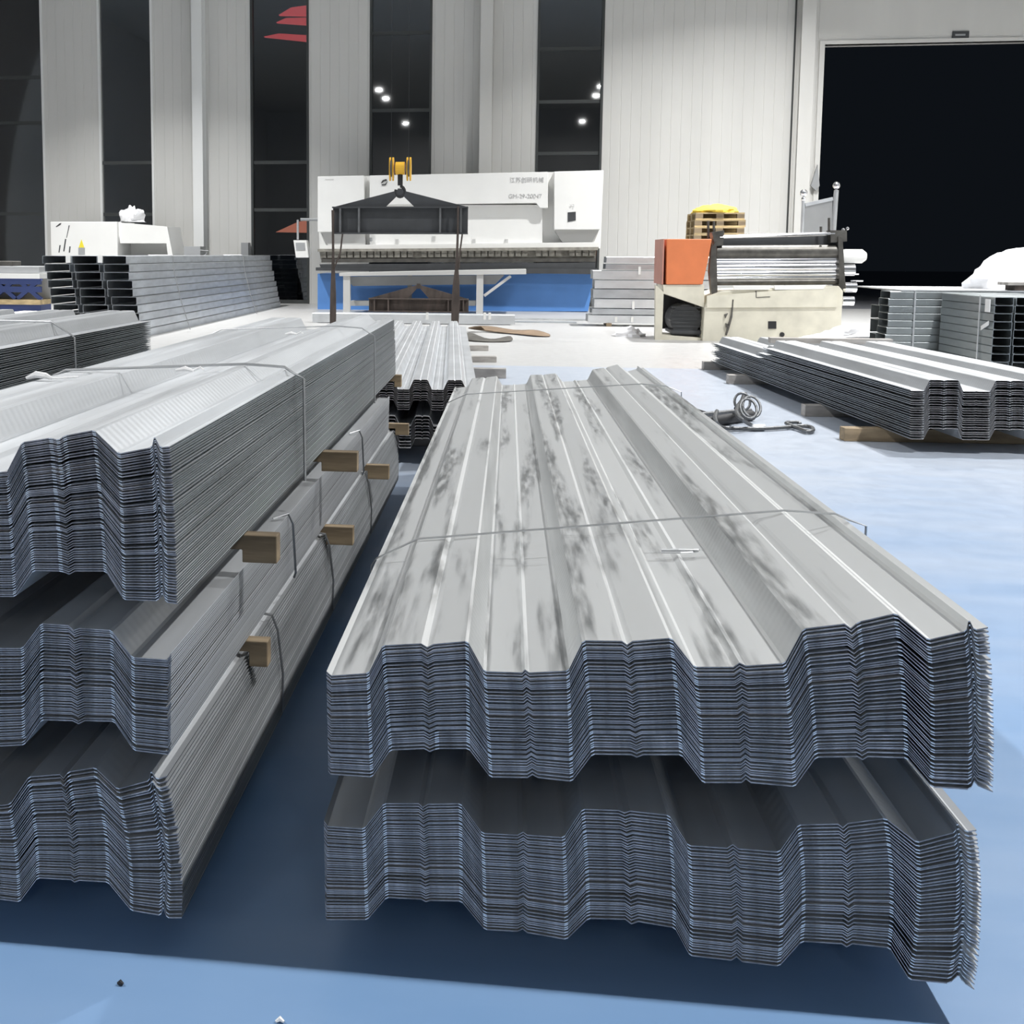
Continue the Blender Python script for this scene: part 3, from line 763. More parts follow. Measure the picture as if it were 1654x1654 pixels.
# long flat pair of channels lying before the press brake
o = purlin_mesh('channel_purlin', .30, .15, 3.2, m='galv_light'); o.location = (-3.1, 17.15, 0.01); o.rotation_euler = (0, 0, -math.pi / 2)
tag(o, 'long pale channel lying crosswise before the press brake', 'steel channel')
for k, x in enumerate((690, 783, 791)):
    p = at(x, 510, 16.98); tag(MB().box(p.x - .02, p.x + .02, 16.97, 16.99, p.z - .06, p.z + .05).build('paper_tag', M['white']), 'white tag on the long pale channel, %s' % ('near the stone-grey ribs', 'at its open end', 'upper one at its open end')[k] if k else 'white tag halfway along the long pale channel', 'tag')
for k, (x0, x1, y) in enumerate(((830, 955, 517), (812, 930, 521))):
    p = onz(x0, y, 0); q = onz(x1, y, 0)
    tag(MB().box(p.x, q.x, p.y, p.y + .25, 0, .03 - .012 * k).build('steel_strip', M['galv_side' if k else 'galv_light']), 'flat steel strip on the floor before the blue base, %s' % ('farther' if k == 0 else 'nearer'), 'strip')

# ------------------------------------------------------------------ press brake
U = 21.0
pb = empty('press_brake', (-1.0, U, 0), 'long white press brake with blue base and dark tooling', 'machine')


def slab(px, u0, depth, name, m, par, bevel=0.0):
    return MB().prism(poly(px, u0), u0, u0 + depth).build(name, M[m], par, bevel=bevel)


slab([(513, 286), (975, 276), (970, 401), (516, 402)], U + .30, 1.2, 'frame', 'white', pb)
slab([(513, 285), (588, 283.5), (588, 374), (513, 375)], U, .32, 'cylinder_housing', 'white', pb, .01)
slab([(895, 277), (975, 275), (970, 371), (895, 371)], U - .02, .34, 'cylinder_housing', 'white', pb, .01)
slab([(517, 375), (588, 374), (590, 395), (530, 396)], U + .1, .22, 'housing_skirt', 'white_grey', pb)
slab([(895, 371), (968, 371), (956, 391), (908, 391)], U + .1, .22, 'housing_skirt', 'white_grey', pb)
slab([(597, 283.5), (885, 277.5), (885, 336), (872, 336), (866, 328), (597, 331)], U + .02, .30, 'upper_panel', 'white', pb, .008)
slab([(597, 331), (876, 331), (876, 401), (597, 401)], U + .16, .16, 'ram', 'white', pb)
slab([(516, 396), (968, 391), (967, 401), (516, 402)], U + .08, .25, 'lower_rail', 'white', pb)
w = slab([(917, 343), (930, 342), (930, 356), (917, 358.5)], U - .028, .01, 'inspection_window', 'dark', pb)
tb = MB(); tb.prism(poly([(513, 402.5), (967, 399), (966, 404), (513, 406.5)], U - .02), U - .02, U + .3)
n = 41
for i in range(n):
    if i in (14, 31, 36): continue
    for k in range(2):
        x0 = 518 + i * 10.85; y0 = 405.5 - i * .085 + k * 5.8
        tb.prism(poly([(x0, y0), (x0 + 8.6, y0), (x0 + 8.6, y0 + 5.0), (x0, y0 + 5.0)], U + .02), U + .02, U + .1)
tb.prism(poly([(516, 406), (963, 403), (962, 418), (518, 419)], U + .1), U + .1, U + .3)
tb.build('tool_clamps', M['clamp'], pb)
slab([(519, 418), (962, 417), (962, 423), (519, 424)], U + .03, .25, 'punch', 'tool', pb)
slab([(516, 427), (962, 424), (962, 437), (520, 437)], U + .0, .35, 'die', 'dark', pb)
slab([(510, 432), (965, 434), (965, 443), (510, 437)], U - .05, .5, 'bed', 'dark', pb)
slab([(513, 442), (961, 442), (950, 503), (513, 502)], U + .2, 1.0, 'base', 'blue', pb)
slab([(597, 384), (601, 384), (601, 390), (597, 390)], U + .1, .04, 'knob', 'grey', pb)
p = at(823, 293.5, U); p2 = at(876, 293.5, U)
lw = at(876, 290, U).x - at(823, 290, U).x
text('lettering', '江苏创研机械', (at(823, 294, U).x, U + .015, at(823, 294, U).z), .108, M['ink'], pb)
text('lettering', 'GM-29-20047', (at(821, 319, U).x, U + .015, at(821, 320, U).z), .112, M['ink'], pb)
text('lettering', 'Y2', (at(920, 335, U).x, U - .035, at(920, 335, U).z), .08, M['ink'], pb)
text('lettering', '~—·—', (at(525, 291, U).x, U - .006, at(525, 291, U).z), .06, M['ink'], pb)
lg = MB()
lg.prism(poly([(615, 296), (618, 291), (624, 289), (625, 292), (620, 293), (618, 295)], U), U + .006, U + .02)
lg.prism(poly([(616, 298), (622, 297), (626, 292.5), (623, 299), (617, 299.5)], U), U + .006, U + .02)
lg.build('logo', M['inkdark'], pb)
for k, (x, y) in enumerate(((640, 390), (765, 390), (818, 390), (700, 385))):
    a = at(x, y, U)
    MB().box(a.x - .03, a.x + .03, U + .145, U + .17, a.z - .045, a.z + .045).build('warning_sticker', M['white_grey'], pb)
cp = MB(); a = at(470, 353, U); b = at(515, 354, U)
cp.cyl((b.x, U + .3, b.z), (a.x + .15, U + .2, b.z), .03, 10); cp.build('pendant_arm', M['grey'], pb)
pa = at(481, 355, U + .2); pe = at(481, 387, U + .2)
MB().cyl((pa.x, U + .2, pa.z), (pe.x, U + .2, pe.z), .022, 8).build('pendant_post', M['grey'], pb)
cons = slab([(474, 388), (495, 388), (498, 416), (478, 416)], U + .1, .2, 'console', 'white', pb)
slab([(477.5, 392), (492, 392), (493, 404), (478.5, 404)], U + .09, .012, 'screen', 'grey', cons)

# grey sheet-support table before the brake
tu = 19.9
tt = empty('work_table', (-1.6, tu, 0), 'grey steel work table in front of the blue base', 'table')
slab([(548, 441), (850, 435), (850, 443), (548, 446)], tu, .9, 'table_top', 'white_grey', tt)
slab([(556, 447), (815, 444), (800, 459), (570, 462)], tu + .25, .03, 'apron', 'grey', tt)
for x0, x1 in ((554, 565), (769, 780)):
    a, b = at(x0, 500, tu).x, at(x1, 500, tu).x
    MB().box(a, b, tu + .02, tu + .12, 0, .74).build('leg', M['white_grey'], tt)
MB().bar((at(782, 476, tu).x, tu + .06, at(782, 478, tu).z), (at(825, 446, tu).x, tu + .06, at(825, 446, tu).z), .05, .05).build('brace', M['white_grey'], tt)
a = at(662, 450, tu + .8); MB().box(a.x - .04, a.x + .04, tu + .75, tu + .83, 0, .74).build('leg', M['grey'], tt)
slab([(566, 486), (768, 486), (768, 494), (566, 494)], tu + .3, .3, 'lower_shelf', 'white_grey', tt)


# ------------------------------------------------------------------ spreader beams
def spreader(name, px0, px1, ytop, ybot, yapex, u0, label, m='dark', hang=False):
    a = at(px0, ytop, u0); b = at(px1, ytop, u0); zb = at(px0, ybot, u0).z; za = at((px0 + px1) / 2, yapex, u0).z
    zt = (a.z + b.z) / 2; v0, v1 = a.x, b.x; c = (v0 + v1) / 2; w = v1 - v0
    o = empty(name, (c, u0, zb), label, 'spreader beam')
    bm = MB(); bm.box(v0, v1, u0 - .01, u0 + .01, zb, zt); bm.box(v0, v1, u0 - .09, u0 + .09, zt - .02, zt); bm.box(v0, v1, u0 - .09, u0 + .09, zb, zb + .02)
    bm.build('beam', M[m], o)
    for f in (.06, .20, .80, .95):
        x = v0 + w * f
        MB().box(x - .012, x + .012, u0 - .085, u0 + .085, zb + .02, zt - .02).build('stiffener', M['dark_light' if m == 'dark' else m], o)
    ap = MB()
    for s in (-1, 1):
        ap.prism([(c + s * .012, za), (c + s * w * .49, zt), (c + s * w * .105, zt), (c + s * .012, za - .05)], u0 - .015, u0 + .015)
    ap.prism([(c - .045, za - .04), (c - .03, za + .02), (c + .03, za + .02), (c + .045, za - .04), (c + .015, za - .07), (c - .015, za - .07)], u0 - .02, u0 + .02)
    ap.build('apex_plate', M[m], o)
    return o, v0, v1, c, zb, zt, za


sb, v0, v1, c, zb, zt, za = spreader('spreader_beam', 538, 756, 334, 378, 307, 14.5, 'dark spreader beam hanging from the yellow crane hook')
zu = at(646, 272, 14.5).z
hb = empty('crane_hook_block', (c, 14.5, za - .02), 'yellow two-sheave crane hook block above the spreader beam', 'crane hook')
MB().cyl((c - .06, 14.5, zu), (c + .06, 14.5, zu), .085, 16).build('crossbar', M['hook'], hb)
for s in (-1, 1):
    cx = c + s * .115; sh = MB()
    for q in (-1, 1):
        pts = [(math.cos(t * math.pi / 12) * .065, math.sin(t * math.pi / 12) * .155) for t in range(24)]
        n = len(pts); vv = [(cx + q * .020 + dx, 14.5 + y, zu + z - .01) for dx in (-.010, .010) for y, z in pts]
        sh.add(vv, [(i, (i + 1) % n, n + (i + 1) % n, n + i) for i in range(n)] + [tuple(range(n - 1, -1, -1)), tuple(range(n, 2 * n))])
    sh.build('cheek_plate', M['hook'], hb)
    MB().cyl((cx - .012, 14.5, zu), (cx + .012, 14.5, zu), .11, 20).build('sheave', M['tool'], hb)
    MB().tube([(cx, 14.44, zu), (cx, 14.44, 11.5)], .0025, 6).build('hoist_rope', M['black'], hb)
hk = MB(); hk.cyl((c, 14.5, zu - .07), (c, 14.5, za + .06), .035, 10)
hk.tube([(c + .06 * math.sin(t), 14.5, za - .02 + .0 + .07 * math.cos(t) - .0) for t in [i * math.pi / 8 for i in range(0, 14)]], .02, 8)
hk.build('hook', M['black'], hb)
for k, (xt, yt, xb, yb, lab) in enumerate(((540, 340, 540, 520, 'dark webbing sling hanging from the end of the spreader beam by the blue base'), (740, 378, 735, 525, 'rusty brown webbing sling hanging from the spreader beam by the table brace'))):
    T = at(xt, yt, 14.5); B = at(xb, yb, 14.5); bz = 0.02
    m = MB(); ws = [.035, .03, .03, .05, .075, .085, .08] if k == 0 else [.03, .03, .045, .09, .11, .10, .085]
    N = len(ws); vs = []
    for i in range(N):
        f = i / (N - 1); z = T.z + (bz - T.z) * f; x = T.x + (B.x - T.x) * f
        for dx, dy in ((-1, -1), (1, -1), (1, 1), (-1, 1)): vs.append((x + dx * ws[i] * .5, 14.375 + dy * .012 + .03 * math.sin(f * 3), z))
    fs = []
    for i in range(N - 1): fs += [(4 * i + j, 4 * i + (j + 1) % 4, 4 * i + 4 + (j + 1) % 4, 4 * i + 4 + j) for j in range(4)]
    fs += [(3, 2, 1, 0), tuple(4 * (N - 1) + j for j in range(4))]
    m.add(vs, fs)
    m.tube([(T.x + .13 if k == 0 else T.x + .06, 14.385, zb if k else zb), (T.x + (.10 if k == 0 else .03), 14.385, zb - .25), (T.x + .02, 14.385, zb - .45)], .012, 6)
    if k == 1: m.tube([(T.x, 14.385, zt), (T.x, 14.385, zb)], .014, 6)
    tag(m.build('webbing_sling', M['strap']), lab, 'lifting sling')
spreader('spreader_beam', 596, 757, 482, 503, 460, 19.4, 'second brown spreader beam standing on the floor under the table', 'strap')

# wrapping paper on the floor
def sheet_cloth(px, name, m, label, thick=.01):
    mb = MB(); rows = []
    for (xa, ya, za), (xb, yb, zb_) in px:
        rows.append((onz(xa, ya, za), onz(xb, yb, zb_)))
    vs = []; n = len(rows)
    for a, b in rows: vs += [a, b]
    for a, b in rows: vs += [a - Vector((0, 0, thick)), b - Vector((0, 0, thick))]
    fs = []
    for i in range(n - 1):
        fs += [(2 * i, 2 * i + 1, 2 * i + 3, 2 * i + 2), (2 * n + 2 * i, 2 * n + 2 * i + 2, 2 * n + 2 * i + 3, 2 * n + 2 * i + 1),
               (2 * i, 2 * i + 2, 2 * n + 2 * i + 2, 2 * n + 2 * i), (2 * i + 1, 2 * n + 2 * i + 1, 2 * n + 2 * i + 3, 2 * i + 3)]
    fs += [(0, 2 * n, 2 * n + 1, 1), (2 * n - 2, 2 * n - 1, 4 * n - 1, 4 * n - 2)]
    mb.add(vs, fs); o = mb.build(name, M[m], smooth=True)
    md = o.modifiers.new('subdivision', 'SUBSURF'); md.levels = 1; md.render_levels = 1
    return tag(o, label, 'wrapping')


sheet_cloth([((750, 529, .10), (758, 531, .02)), ((775, 524, .10), (785, 535, .02)), ((800, 526, .07), (815, 538, .015)), ((830, 533, .04), (840, 540, .015)), ((855, 531, .06), (858, 542, .02)), ((870, 532, .06), (872, 543, .015)), ((891, 539, .02), (891, 544, .012))], 'wrapping_paper', 'cloth', 'crumpled tan wrapping paper on the floor before the blue base')
sheet_cloth([((750, 535, .06), (750, 550, .012)), ((765, 536, .07), (765, 551, .012)), ((782, 546, .02), (782, 552, .012)), ((800, 547, .02), (800, 552, .012)), ((815, 543, .05), (818, 552, .012)), ((826, 540, .06), (832, 550, .012))], 'felt_strip', 'cloth_dark', 'dark crumpled strip lying beside the tan wrapping paper')

# ------------------------------------------------------------------ white machine behind the channel stack
wu = 22.0
wm = empty('shearing_machine', (-8.4, wu, 0), 'white enclosed machine with yellow warning label and black marks', 'machine')
a = at(81, 358, wu); b = at(189, 358, wu); c2 = at(270, 365, wu); d2 = at(276, 412, wu)
MB().box(a.x, b.x, wu, wu + 1.1, 0, a.z).build('cabinet', M['white'], wm, bevel=.015)
ho = MB(); zo1 = at(230, 392, wu).z; zo0 = at(230, 413, wu).z
ho.prism(poly([(189, 359), (270, 366), (270, 393), (194, 393)], wu + .1), wu + .1, wu + .9)
ho.prism(poly([(266, 366), (270, 366), (279, 413), (271, 413)], wu + .05), wu + .05, wu + .95)
ho.box(b.x, c2.x + .02, wu + .8, wu + .9, 0, zo1); ho.build('hood', M['white'], wm)
MB().box(b.x + .02, c2.x - .05, wu + .15, wu + .85, 0, zo0 - .12).build('bed', M['grey'], wm)
bp = at(131, 402, wu)
sgn = MB(); sgn.prism(poly([(127, 400), (131.5, 387), (136, 400)], wu - .01), wu - .01, wu).build('warning_label', M['yellow_sign'], wm)
MB().prism(poly([(126.5, 400), (137, 400), (137, 411), (126.5, 411)], wu - .01), wu - .01, wu).build('plate', M['grey'], wm)
mk = MB()
for px in ([(111, 364), (112.5, 364), (108, 384), (107, 384)], [(105, 386), (107, 386), (104, 406), (102, 406)], [(96, 396), (98, 396), (96, 408), (94.5, 408)], [(112, 398), (114, 398), (113, 408), (111, 408)], [(96, 361), (99, 360), (98, 363), (91, 367), (90, 366)]):
    mk.prism(poly(px, wu - .004), wu - .004, wu + .001)
mk.build('scuff_marks', M['dark'], wm)


def lump(name, c, rx, ry, rz, m, label, cat, seed=1, amp=.25, n=22, smooth=True, shape=None):
    """crumpled heap with a flat foot"""
    from mathutils import noise
    mb = MB(); c = Vector(c); vs = []; K = 12
    for i in range(K + 1):
        t = (math.pi / 2) * i / K
        for j in range(n):
            p = 2 * math.pi * j / n
            d = Vector((math.cos(p) * math.cos(t), math.sin(p) * math.cos(t), math.sin(t)))
            q = noise.noise(d * 2.2 + Vector((seed, seed * 1.7, 0))) * amp + noise.noise(d * 6 + Vector((seed, 0, seed))) * amp * .45
            k = 1 + q
            if shape: k *= shape(d)
            vs.append(c + Vector((d.x * rx * k, d.y * ry * k, max(0, d.z * rz * k))))
    fs = [(i * n + j, i * n + (j + 1) % n, (i + 1) * n + (j + 1) % n, (i + 1) * n + j) for i in range(K) for j in range(n)] + [tuple(range(n - 1, -1, -1))]
    mb.add(vs, fs); o = mb.build(name, M[m], smooth=smooth); return tag(o, label, cat)


p = at(216, 359, wu + .4)
lump('plastic_film', (p.x - .03, wu + .45, at(189, 358, wu).z + .004), .27, .22, .27, 'plastic', 'crumpled silvery film heaped on top of the white machine', 'wrapping', 3, .6, 30)
gb = empty('tool_stand', (at(313, 405, 22.3).x, 22.3, 0), 'small grey stand with a bent handle against the wall', 'stand')
a = at(297, 398, 22.3); b = at(328, 411, 22.3)
MB().box(a.x, b.x - .06, 22.3, 22.7, 0, a.z).build('cabinet', M['grey'], gb)
MB().tube([(b.x - .06, 22.3, a.z - .08), (b.x + .12, 22.3, a.z - .09), (b.x + .06, 22.3, a.z - .17), (b.x - .06, 22.3, a.z - .22)], .012, 6).build('handle', M['grey'], gb)
eb = at(396, 398, 23.35); tag(MB().box(eb.x - .08, eb.x + .08, 23.3, 23.5, eb.z - .55, eb.z + .08).build('electrical_box', M['grey']), 'narrow grey electrical box on the wall beside the third window', 'box')

# ------------------------------------------------------------------ blue rack at the far left
bu = 16.0
br = empty('blue_rack', (-8.6, bu, 0), 'navy blue lattice rack with white top rail at the hall edge', 'rack')
x1 = at(64, 450, bu).x; x0 = x1 - 3.2
zt0 = at(30, 450, bu).z; zt1 = at(30, 442, bu).z; zl0 = at(30, 492, bu).z; zl1 = at(30, 484, bu).z; zn = at(30, 507, bu).z
MB().box(x0, x1, bu, bu + .6, zt0, zt1).build('top_rail', M['white'], br)
MB().box(x0, x1, bu, bu + .5, zl0, zl1).build('lower_rail', M['pallet'], br)
MB().box(x0, x1, bu + .02, bu + .4, zn, zl0).build('base_beam', M['navy'], br)
tr_ = MB(); n = 8; w = (x1 - x0) / n
tr_.box(x0, x1, bu + .02, bu + .08, zt0 - .09, zt0); tr_.box(x0, x1, bu + .02, bu + .08, (zt0 + zl1) / 2 - .05, (zt0 + zl1) / 2 + .04)
for i in range(n):
    xa = x0 + w * i
    tr_.bar((xa, bu + .05, zl1), (xa + w, bu + .05, zt0), .06, .05); tr_.bar((xa, bu + .05, zt0), (xa + w, bu + .05, zl1), .06, .05)
tr_.build('lattice', M['navy'], br)
MB().box(x0, x1, bu + .42, bu + .46, zl1, zt0).build('back_panel', M['white_grey'], br)
for k in range(3):
    xx = x0 + .2 + k * 1.35; MB().box(xx, xx + .12, bu + .1, bu + .3, 0, zn).build('foot', M['navy'], br)
gd = at(35, 422, bu + .4); 
tag(MB().box(x0 + .1, x1 - .05, bu + .1, bu + .5, zt1, at(30, 430, bu + .1).z).build('flat_stock', M['grey'], bevel=.01), 'grey flat stock lying on the white rail of the blue rack', 'material')
tag(MB().box(x0 + .4, x1 - .5, bu + .15, bu + .45, at(30, 430, bu + .1).z, at(30, 422, bu + .1).z).build('flat_stock', M['cloth_dark'], bevel=.01), 'darker stock piled on the grey stock over the blue rack', 'material')
a = onz(-20, 529, 0); b = onz(62, 528, 0)
for k in range(3):
    tag(MB().box(a.x + .1 * k, b.x - .05 * k, a.y + .1 * k, a.y + .8, .07 * k, .07 * k + .068).build('plate_stack', M['white'] if k else M['white_grey']), 'white panel on the floor below the blue rack, %s' % ('bottom', 'middle', 'top')[k], 'panel', 'white panels below the blue rack')

# ------------------------------------------------------------------ roller machine
ru = 14.4
rm = empty('roller_machine', (3.0, ru, 0), 'old cream roller machine with orange gear cover and bright rollers', 'machine')
slab([(1077, 386), (1150, 386), (1143, 424), (1135, 459.5), (1076, 459.5)], ru, .85, 'gear_cover', 'orange', rm, .01)
a = at(1077, 386, ru); b = at(1071, 459.5, ru)
MB().prism_x([(ru + .02, b.z), (ru + .82, b.z), (ru + .82, a.z), (ru + .02, a.z)], b.x - .012, b.x + .004).build('cover_side', M['orange_dull'], rm)
slab([(1071, 460), (1137, 460), (1138, 497), (1072, 474)], ru + .02, .6, 'cover_skirt', 'cream', rm)
slab([(1059, 460), (1072, 472), (1069, 553), (1058, 553)], ru + .02, .1, 'leg', 'cream', rm)
slab([(1069, 541), (1136, 546), (1135, 554), (1069, 552)], ru + .05, .6, 'sill', 'cream', rm)
slab([(1138, 497), (1145, 478), (1168, 470), (1355, 462), (1362, 470), (1358, 537), (1350, 558), (1134, 558)], ru - .03, .9, 'body', 'cream', rm, .01)
slab([(1142, 478), (1352, 462), (1352, 496), (1142, 497)], ru - .055, .03, 'front_plate', 'cream', rm)
slab([(1184, 461), (1245, 461), (1243, 468), (1186, 468)], ru - .06, .03, 'label_strip', 'white', rm)
slab([(1250, 461), (1335, 460), (1330, 467), (1252, 468)], ru - .06, .03, 'label_strip', 'white', rm)
slab([(1241, 519), (1254, 519), (1254, 531), (1241, 531)], ru - .04, .02, 'socket_hole', 'black', rm)
pc = at(1262, 540, ru); MB().cyl((pc.x, ru - .045, pc.z), (pc.x, ru + .02, pc.z), .03, 14).build('drain_hole', M['black'], rm)
for px in ([(1183, 484), (1185, 484), (1183, 512), (1178, 530), (1174, 542), (1172, 541), (1176, 524), (1181, 510)], [(1170, 508), (1176, 506), (1172, 514)], [(1172, 522), (1178, 524), (1173, 529)], [(1221, 470), (1222, 470), (1222, 480), (1244, 479), (1244, 480), (1221, 481)]):
    MB().prism(poly(px, ru - .06), ru - .062, ru - .03).build('chipped_paint', M['tool'], rm)
mt = MB(); pm_ = at(1106, 515, ru + .35); mt.cyl((pm_.x - .02, ru + .15, pm_.z), (pm_.x - .02, ru + .65, pm_.z), .20, 18)
for k in range(8): mt.box(pm_.x - .2, pm_.x + .16, ru + .14, ru + .18, pm_.z - .2 + k * .05, pm_.z - .18 + k * .05)
mt.box(pm_.x - .2, pm_.x + .2, ru + .1, ru + .7, .12, pm_.z - .18); mt.build('drive_motor', M['dark'], rm)
MB().box(at(1072, 500, ru).x, at(1137, 500, ru).x, ru + .72, ru + .76, .1, .75).build('back_plate', M['black'], rm)
slab([(1149, 400), (1157, 390), (1159, 474), (1150, 479), (1146, 440)], ru + .05, .12, 'side_frame', 'tool', rm)
slab([(1354, 382), (1361, 384), (1366, 466), (1356, 468)], ru + .05, .12, 'side_frame', 'tool', rm)
for y, r_, m, nm in ((407, .085, 'tool', 'upper_roller'), (421, .05, 'chrome', 'roller'), (432, .055, 'chrome', 'roller'), (442, .045, 'chrome', 'roller'), (449, .03, 'chrome', 'guide_bar'), (456, .04, 'tool', 'lower_roller')):
    a = at(1157, y, ru + .15); b = at(1354, y - 1, ru + .15)
    MB().cyl((a.x, ru + .15 + (.02 if y < 425 else 0), a.z), (b.x, ru + .15, b.z), r_, 24).build(nm, M[m], rm, smooth=True)
slab([(1156, 386), (1356, 380), (1356, 398), (1156, 404)], ru + .22, .2, 'top_beam', 'dark', rm)
a = at(1165, 383, ru); b = at(1352, 377, ru); MB().cyl((a.x, ru + .1, a.z), (b.x, ru + .1, b.z), .022, 10).build('tie_rod', M['chrome'], rm)
slab([(1150, 375), (1170, 372), (1168, 396), (1155, 398)], ru + .08, .2, 'bearing_block', 'tool', rm)
slab([(1342, 372), (1368, 372), (1368, 390), (1342, 392)], ru + .08, .2, 'bearing_block', 'tool', rm)
for x, y in ((1362, 371), (1369, 369)):
    a = at(x, y, ru + .1); MB().ball(a, .022, 10).build('knob', M['chrome'], rm)
for x, y0_, y1_ in ((1326, 366, 380), (1339, 352, 380), (1144, 357, 386), (1153, 357, 386)):
    a = at(x, y0_, ru + .15); b = at(x, y1_, ru + .15); MB().cyl(a, b, .016, 8).build('lever', M['tool'], rm)
a = at(1378, 414, ru + .1)
MB().tube([(a.x - .17, ru + .15, a.z), (a.x - .165, ru + .15, a.z), (a.x + .12, ru + .15, a.z), (a.x + .17, ru + .15, a.z)], [.07, .09, .09, .05], 18).build('end_motor', M['white'], rm, smooth=True)
for x, y, r_ in ((1373, 436, .075), (1376, 464, .065), (1372, 486, .06)):
    a = at(x, y, ru + .15); MB().cyl((a.x - .09, ru + .15, a.z), (a.x + .05, ru + .15, a.z), r_, 18).build('shaft_end', M['chrome'], rm, smooth=True)
for x, y in ((1385, 443), (1392, 454)):
    a = at(x, y, ru + .1); MB().cyl((a.x - .12, ru + .15, a.z), (a.x + .03, ru + .15, a.z), .010, 6).build('crank', M['chrome'], rm)
pz_ = .334
p = at(1243, 553, 9.9); q = at(1440, 548, 9.9)
tag(MB().box(p.x, q.x, 9.86, 9.96, pz_, pz_ + .045).build('timber_plank', M['wood_grey']), 'long pale plank lying across the far end of the loose bundle', 'timber')
lump('plastic_film', (4.2, 13.7, 0), .75, .30, .22, 'plastic', 'white film heap on the floor beside the roller machine foot', 'wrapping', 8, .3)
lump('plastic_film', (1.62, 15.0, 0), .2, .18, .12, 'plastic', 'white film scrap on the floor beside the orange cover leg', 'wrapping', 5, .3)

# pallets with a yellow cloth
P0 = at(1123, 340, 19.0); P1 = at(1205, 340, 19.0)
def pallet(x0, x1, y0, z, label):
    o = empty('pallet', ((x0 + x1) / 2, y0, z), label, 'pallet', 'stacked pallets by the end wall')
    d = MB(); k = 7; w = .9 / k
    for i in range(k): d.box(x0, x1, y0 + i * w, y0 + i * w + w * .8, z + .098, z + .120)
    d.build('deck_boards', M['pallet'], o)
    for i in range(3):
        y = y0 + i * .40
        for xa in (x0, (x0 + x1) / 2 - .06, x1 - .12):
            if i == 0: MB().box(xa, xa + .12, y, y + .1, z + .022, z + .098).build('block', M['wood'], o)
        if i: MB().box(x0, x1, y, y + .1, z + .022, z + .098).build('stringer', M['pallet'], o)
    b = MB()
    for i in range(3): b.box(x0, x1, y0 + i * .40, y0 + i * .40 + .1, z, z + .022)
    b.build('base_boards', M['pallet'], o)
    return o


for r in range(15):
    pallet(P0.x + RND.uniform(-.02, .02), P1.x + RND.uniform(-.02, .02), 19.0 + RND.uniform(-.02, .02), r * .1212, 'wooden pallet in the tall stack behind the roller machine, %s' % ('topmost' if r == 14 else 'lowest' if r == 0 else ordinal(15 - r) + ' from the top'))
lump('folded_cloth', ((P0.x + P1.x) / 2 - .02, 19.4, 15 * .1212 - .001), .40, .40, .15, 'yellow', 'yellow cloth heaped on the topmost pallet', 'cloth', 2, .25)

# shiny gate stand with ball finials
gu = 17.0
gt = empty('gate_panel', (4.55, gu, 0), 'silver gate panel between two ball-topped posts at the doorway', 'gate')
for x, y, yb in ((1298, 316, 377), (1351, 304, 377)):
    a = at(x, y, gu); q = at(x - (3 if x < 1320 else 8), yb, gu)
    MB().cyl((q.x, gu, 0), (a.x, gu, a.z - .03), .035 if x > 1320 else .025, 12).build('post', M['galv_light'], gt)
    MB().ball((a.x, gu, a.z + .04), .055, 14).ball((a.x, gu, a.z - .05), .035, 12).build('finial', M['chrome'], gt, smooth=True)
slab([(1299, 329), (1345, 320), (1340, 470), (1294, 470)], gu + .0, .03, 'panel', 'grey', gt)
a = at(1300, 331, gu); b = at(1345, 321, gu); MB().bar((a.x, gu, a.z), (b.x, gu, b.z), .05, .05).build('top_rail', M['galv_light'], gt)

# wrapped load on the channels
tag(MB().box(5.22, 6.4, 12.04, 12.26, .747, .80).build('crate_base', M['strap']), 'brown crate base under the big white plastic wrap', 'crate')
tag(MB().box(5.15, 6.45, 12.03, 12.28, .801, .83).build('timber_board', M['wood_grey']), 'pinkish board on the brown crate base under the plastic wrap', 'timber')
tag(MB().box(5.1, 6.2, 11.96, 13.2, .731, .7315).build('x', M['white'])if False else lump('plastic_wrap', (5.78, 12.84, .747), .82, .42, .45, 'plastic', 'big white plastic wrap heaped over the crate by the doorway', 'wrapping', 12, .16, 30,
     shape=lambda d: 1 + .12 * d.x), 'big white plastic wrap heaped over the crate by the doorway', 'wrapping')

# ------------------------------------------------------------------ rope slings on the floor
rs = MB()
zr = .018
def fl(x, y, z=zr): return onz(x, y, z)
loop1 = [fl(1158, 664, .095), fl(1155, 674, .105), fl(1158, 684, .08), fl(1165, 690, .03), fl(1185, 692), fl(1215, 692.5), fl(1240, 692), fl(1270, 690), fl(1295, 688), fl(1310, 690), fl(1313, 695), fl(1304, 697), fl(1290, 692), fl(1270, 683.5, .03), (fl(1288, 682, .03)), fl(1292, 685, .02)]
def smooth_path(p, k=4):
    out = []
    for i in range(len(p) - 1):
        p0 = p[max(i - 1, 0)]; p1 = p[i]; p2 = p[i + 1]; p3 = p[min(i + 2, len(p) - 1)]
        for j in range(k):
            t = j / k
            out.append(.5 * ((2 * p1) + (-p0 + p2) * t + (2 * p0 - 5 * p1 + 4 * p2 - p3) * t * t + (-p0 + 3 * p1 - 3 * p2 + p3) * t ** 3))
    return out + [p[-1]]


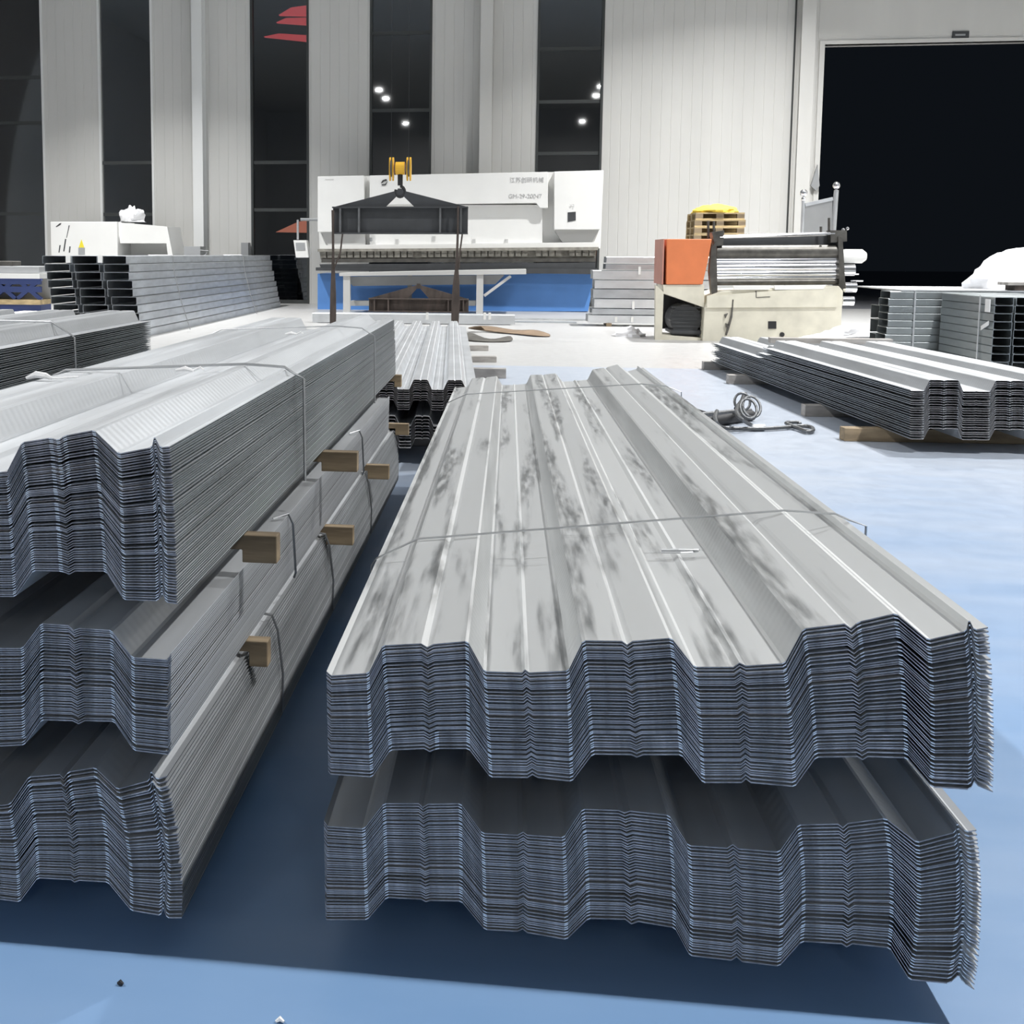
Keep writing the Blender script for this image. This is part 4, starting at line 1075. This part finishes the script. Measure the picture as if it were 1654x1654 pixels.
sl = empty('wire_rope_sling', fl(1220, 692, 0), 'grey steel rope sling with a silver ferrule lying on the floor', 'lifting sling')
MB().tube(smooth_path(loop1), .013, 8).build('rope', M['rope'], sl, smooth=True)
MB().tube(smooth_path([fl(1192, 655, .115), fl(1190, 664, .115), fl(1192, 672, .10), fl(1202, 680, .075), fl(1214, 687, .022)]), .013, 8).build('rope', M['rope'], sl, smooth=True)
a, b = fl(1214, 691, .022), fl(1236, 690.5, .022); MB().tube([a, a * .9 + b * .1, a * .1 + b * .9, b], [.016, .022, .022, .016], 12).build('ferrule', M['galv_light'], sl, smooth=True)
sl2 = empty('wire_rope_sling', fl(1200, 660, 0), 'coiled dark rope loops standing on the rubber bars', 'lifting sling')
cc = fl(1198, 649, .11); m = MB()
for k, (x, y, r_) in enumerate(((1199, 649, .05), (1214, 657, .055), (1209, 660, .05))):
    c_ = fl(x, y, .135); MB().tube([c_ + Vector((r_ * math.cos(t), .05 * math.sin(t) * (1 if k else .4), r_ * 1.1 * math.sin(t))) for t in [i * math.pi / 9 for i in range(18)]], .009, 6, closed=True).build('rope_loop', M['rope'], sl2, smooth=True)
MB().tube([fl(1188, 660, .09), fl(1198, 648, .13), fl(1203, 637, .15)], [.012, .014, .018], 8).build('rope_end', M['rubber'], sl2)
for k, (x0_, y0_, x1_, y1_, r_, lab) in enumerate(((1136, 683, 1214, 671, .035, 'thick black rubber bar under the rope loops'), (1132, 670, 1212, 663, .018, 'thin dark bar lying behind the thick rubber bar'), (1110, 657, 1143, 668, .010, 'slim dark rod pointing away from the rubber bars'))):
    a, b = fl(x0_, y0_, r_), fl(x1_, y1_, r_)
    tag(MB().cyl(a, b, r_, 14).build('rubber_bar' if k < 2 else 'steel_rod', M['rubber' if k != 1 else 'rope'], smooth=True), lab, 'bar')
p = onz(194, 1592, 0)
tag(MB().tube([p + Vector((-.004, 0, .003)), p + Vector((0, .001, .005)), p + Vector((.005, 0, .003))], [.002, .004, .002], 6).build('metal_scrap', M['black']), 'tiny black scrap on the bare blue floor', 'scrap')
p = onz(452, 1653, 0)
tag(MB().tube([p + Vector((-.006, 0, .002)), p + Vector((0, .003, .005)), p + Vector((.006, 0, .003))], [.002, .004, .002], 6).build('paper_scrap', M['white']), 'tiny white scrap at the front edge of the blue floor', 'scrap')
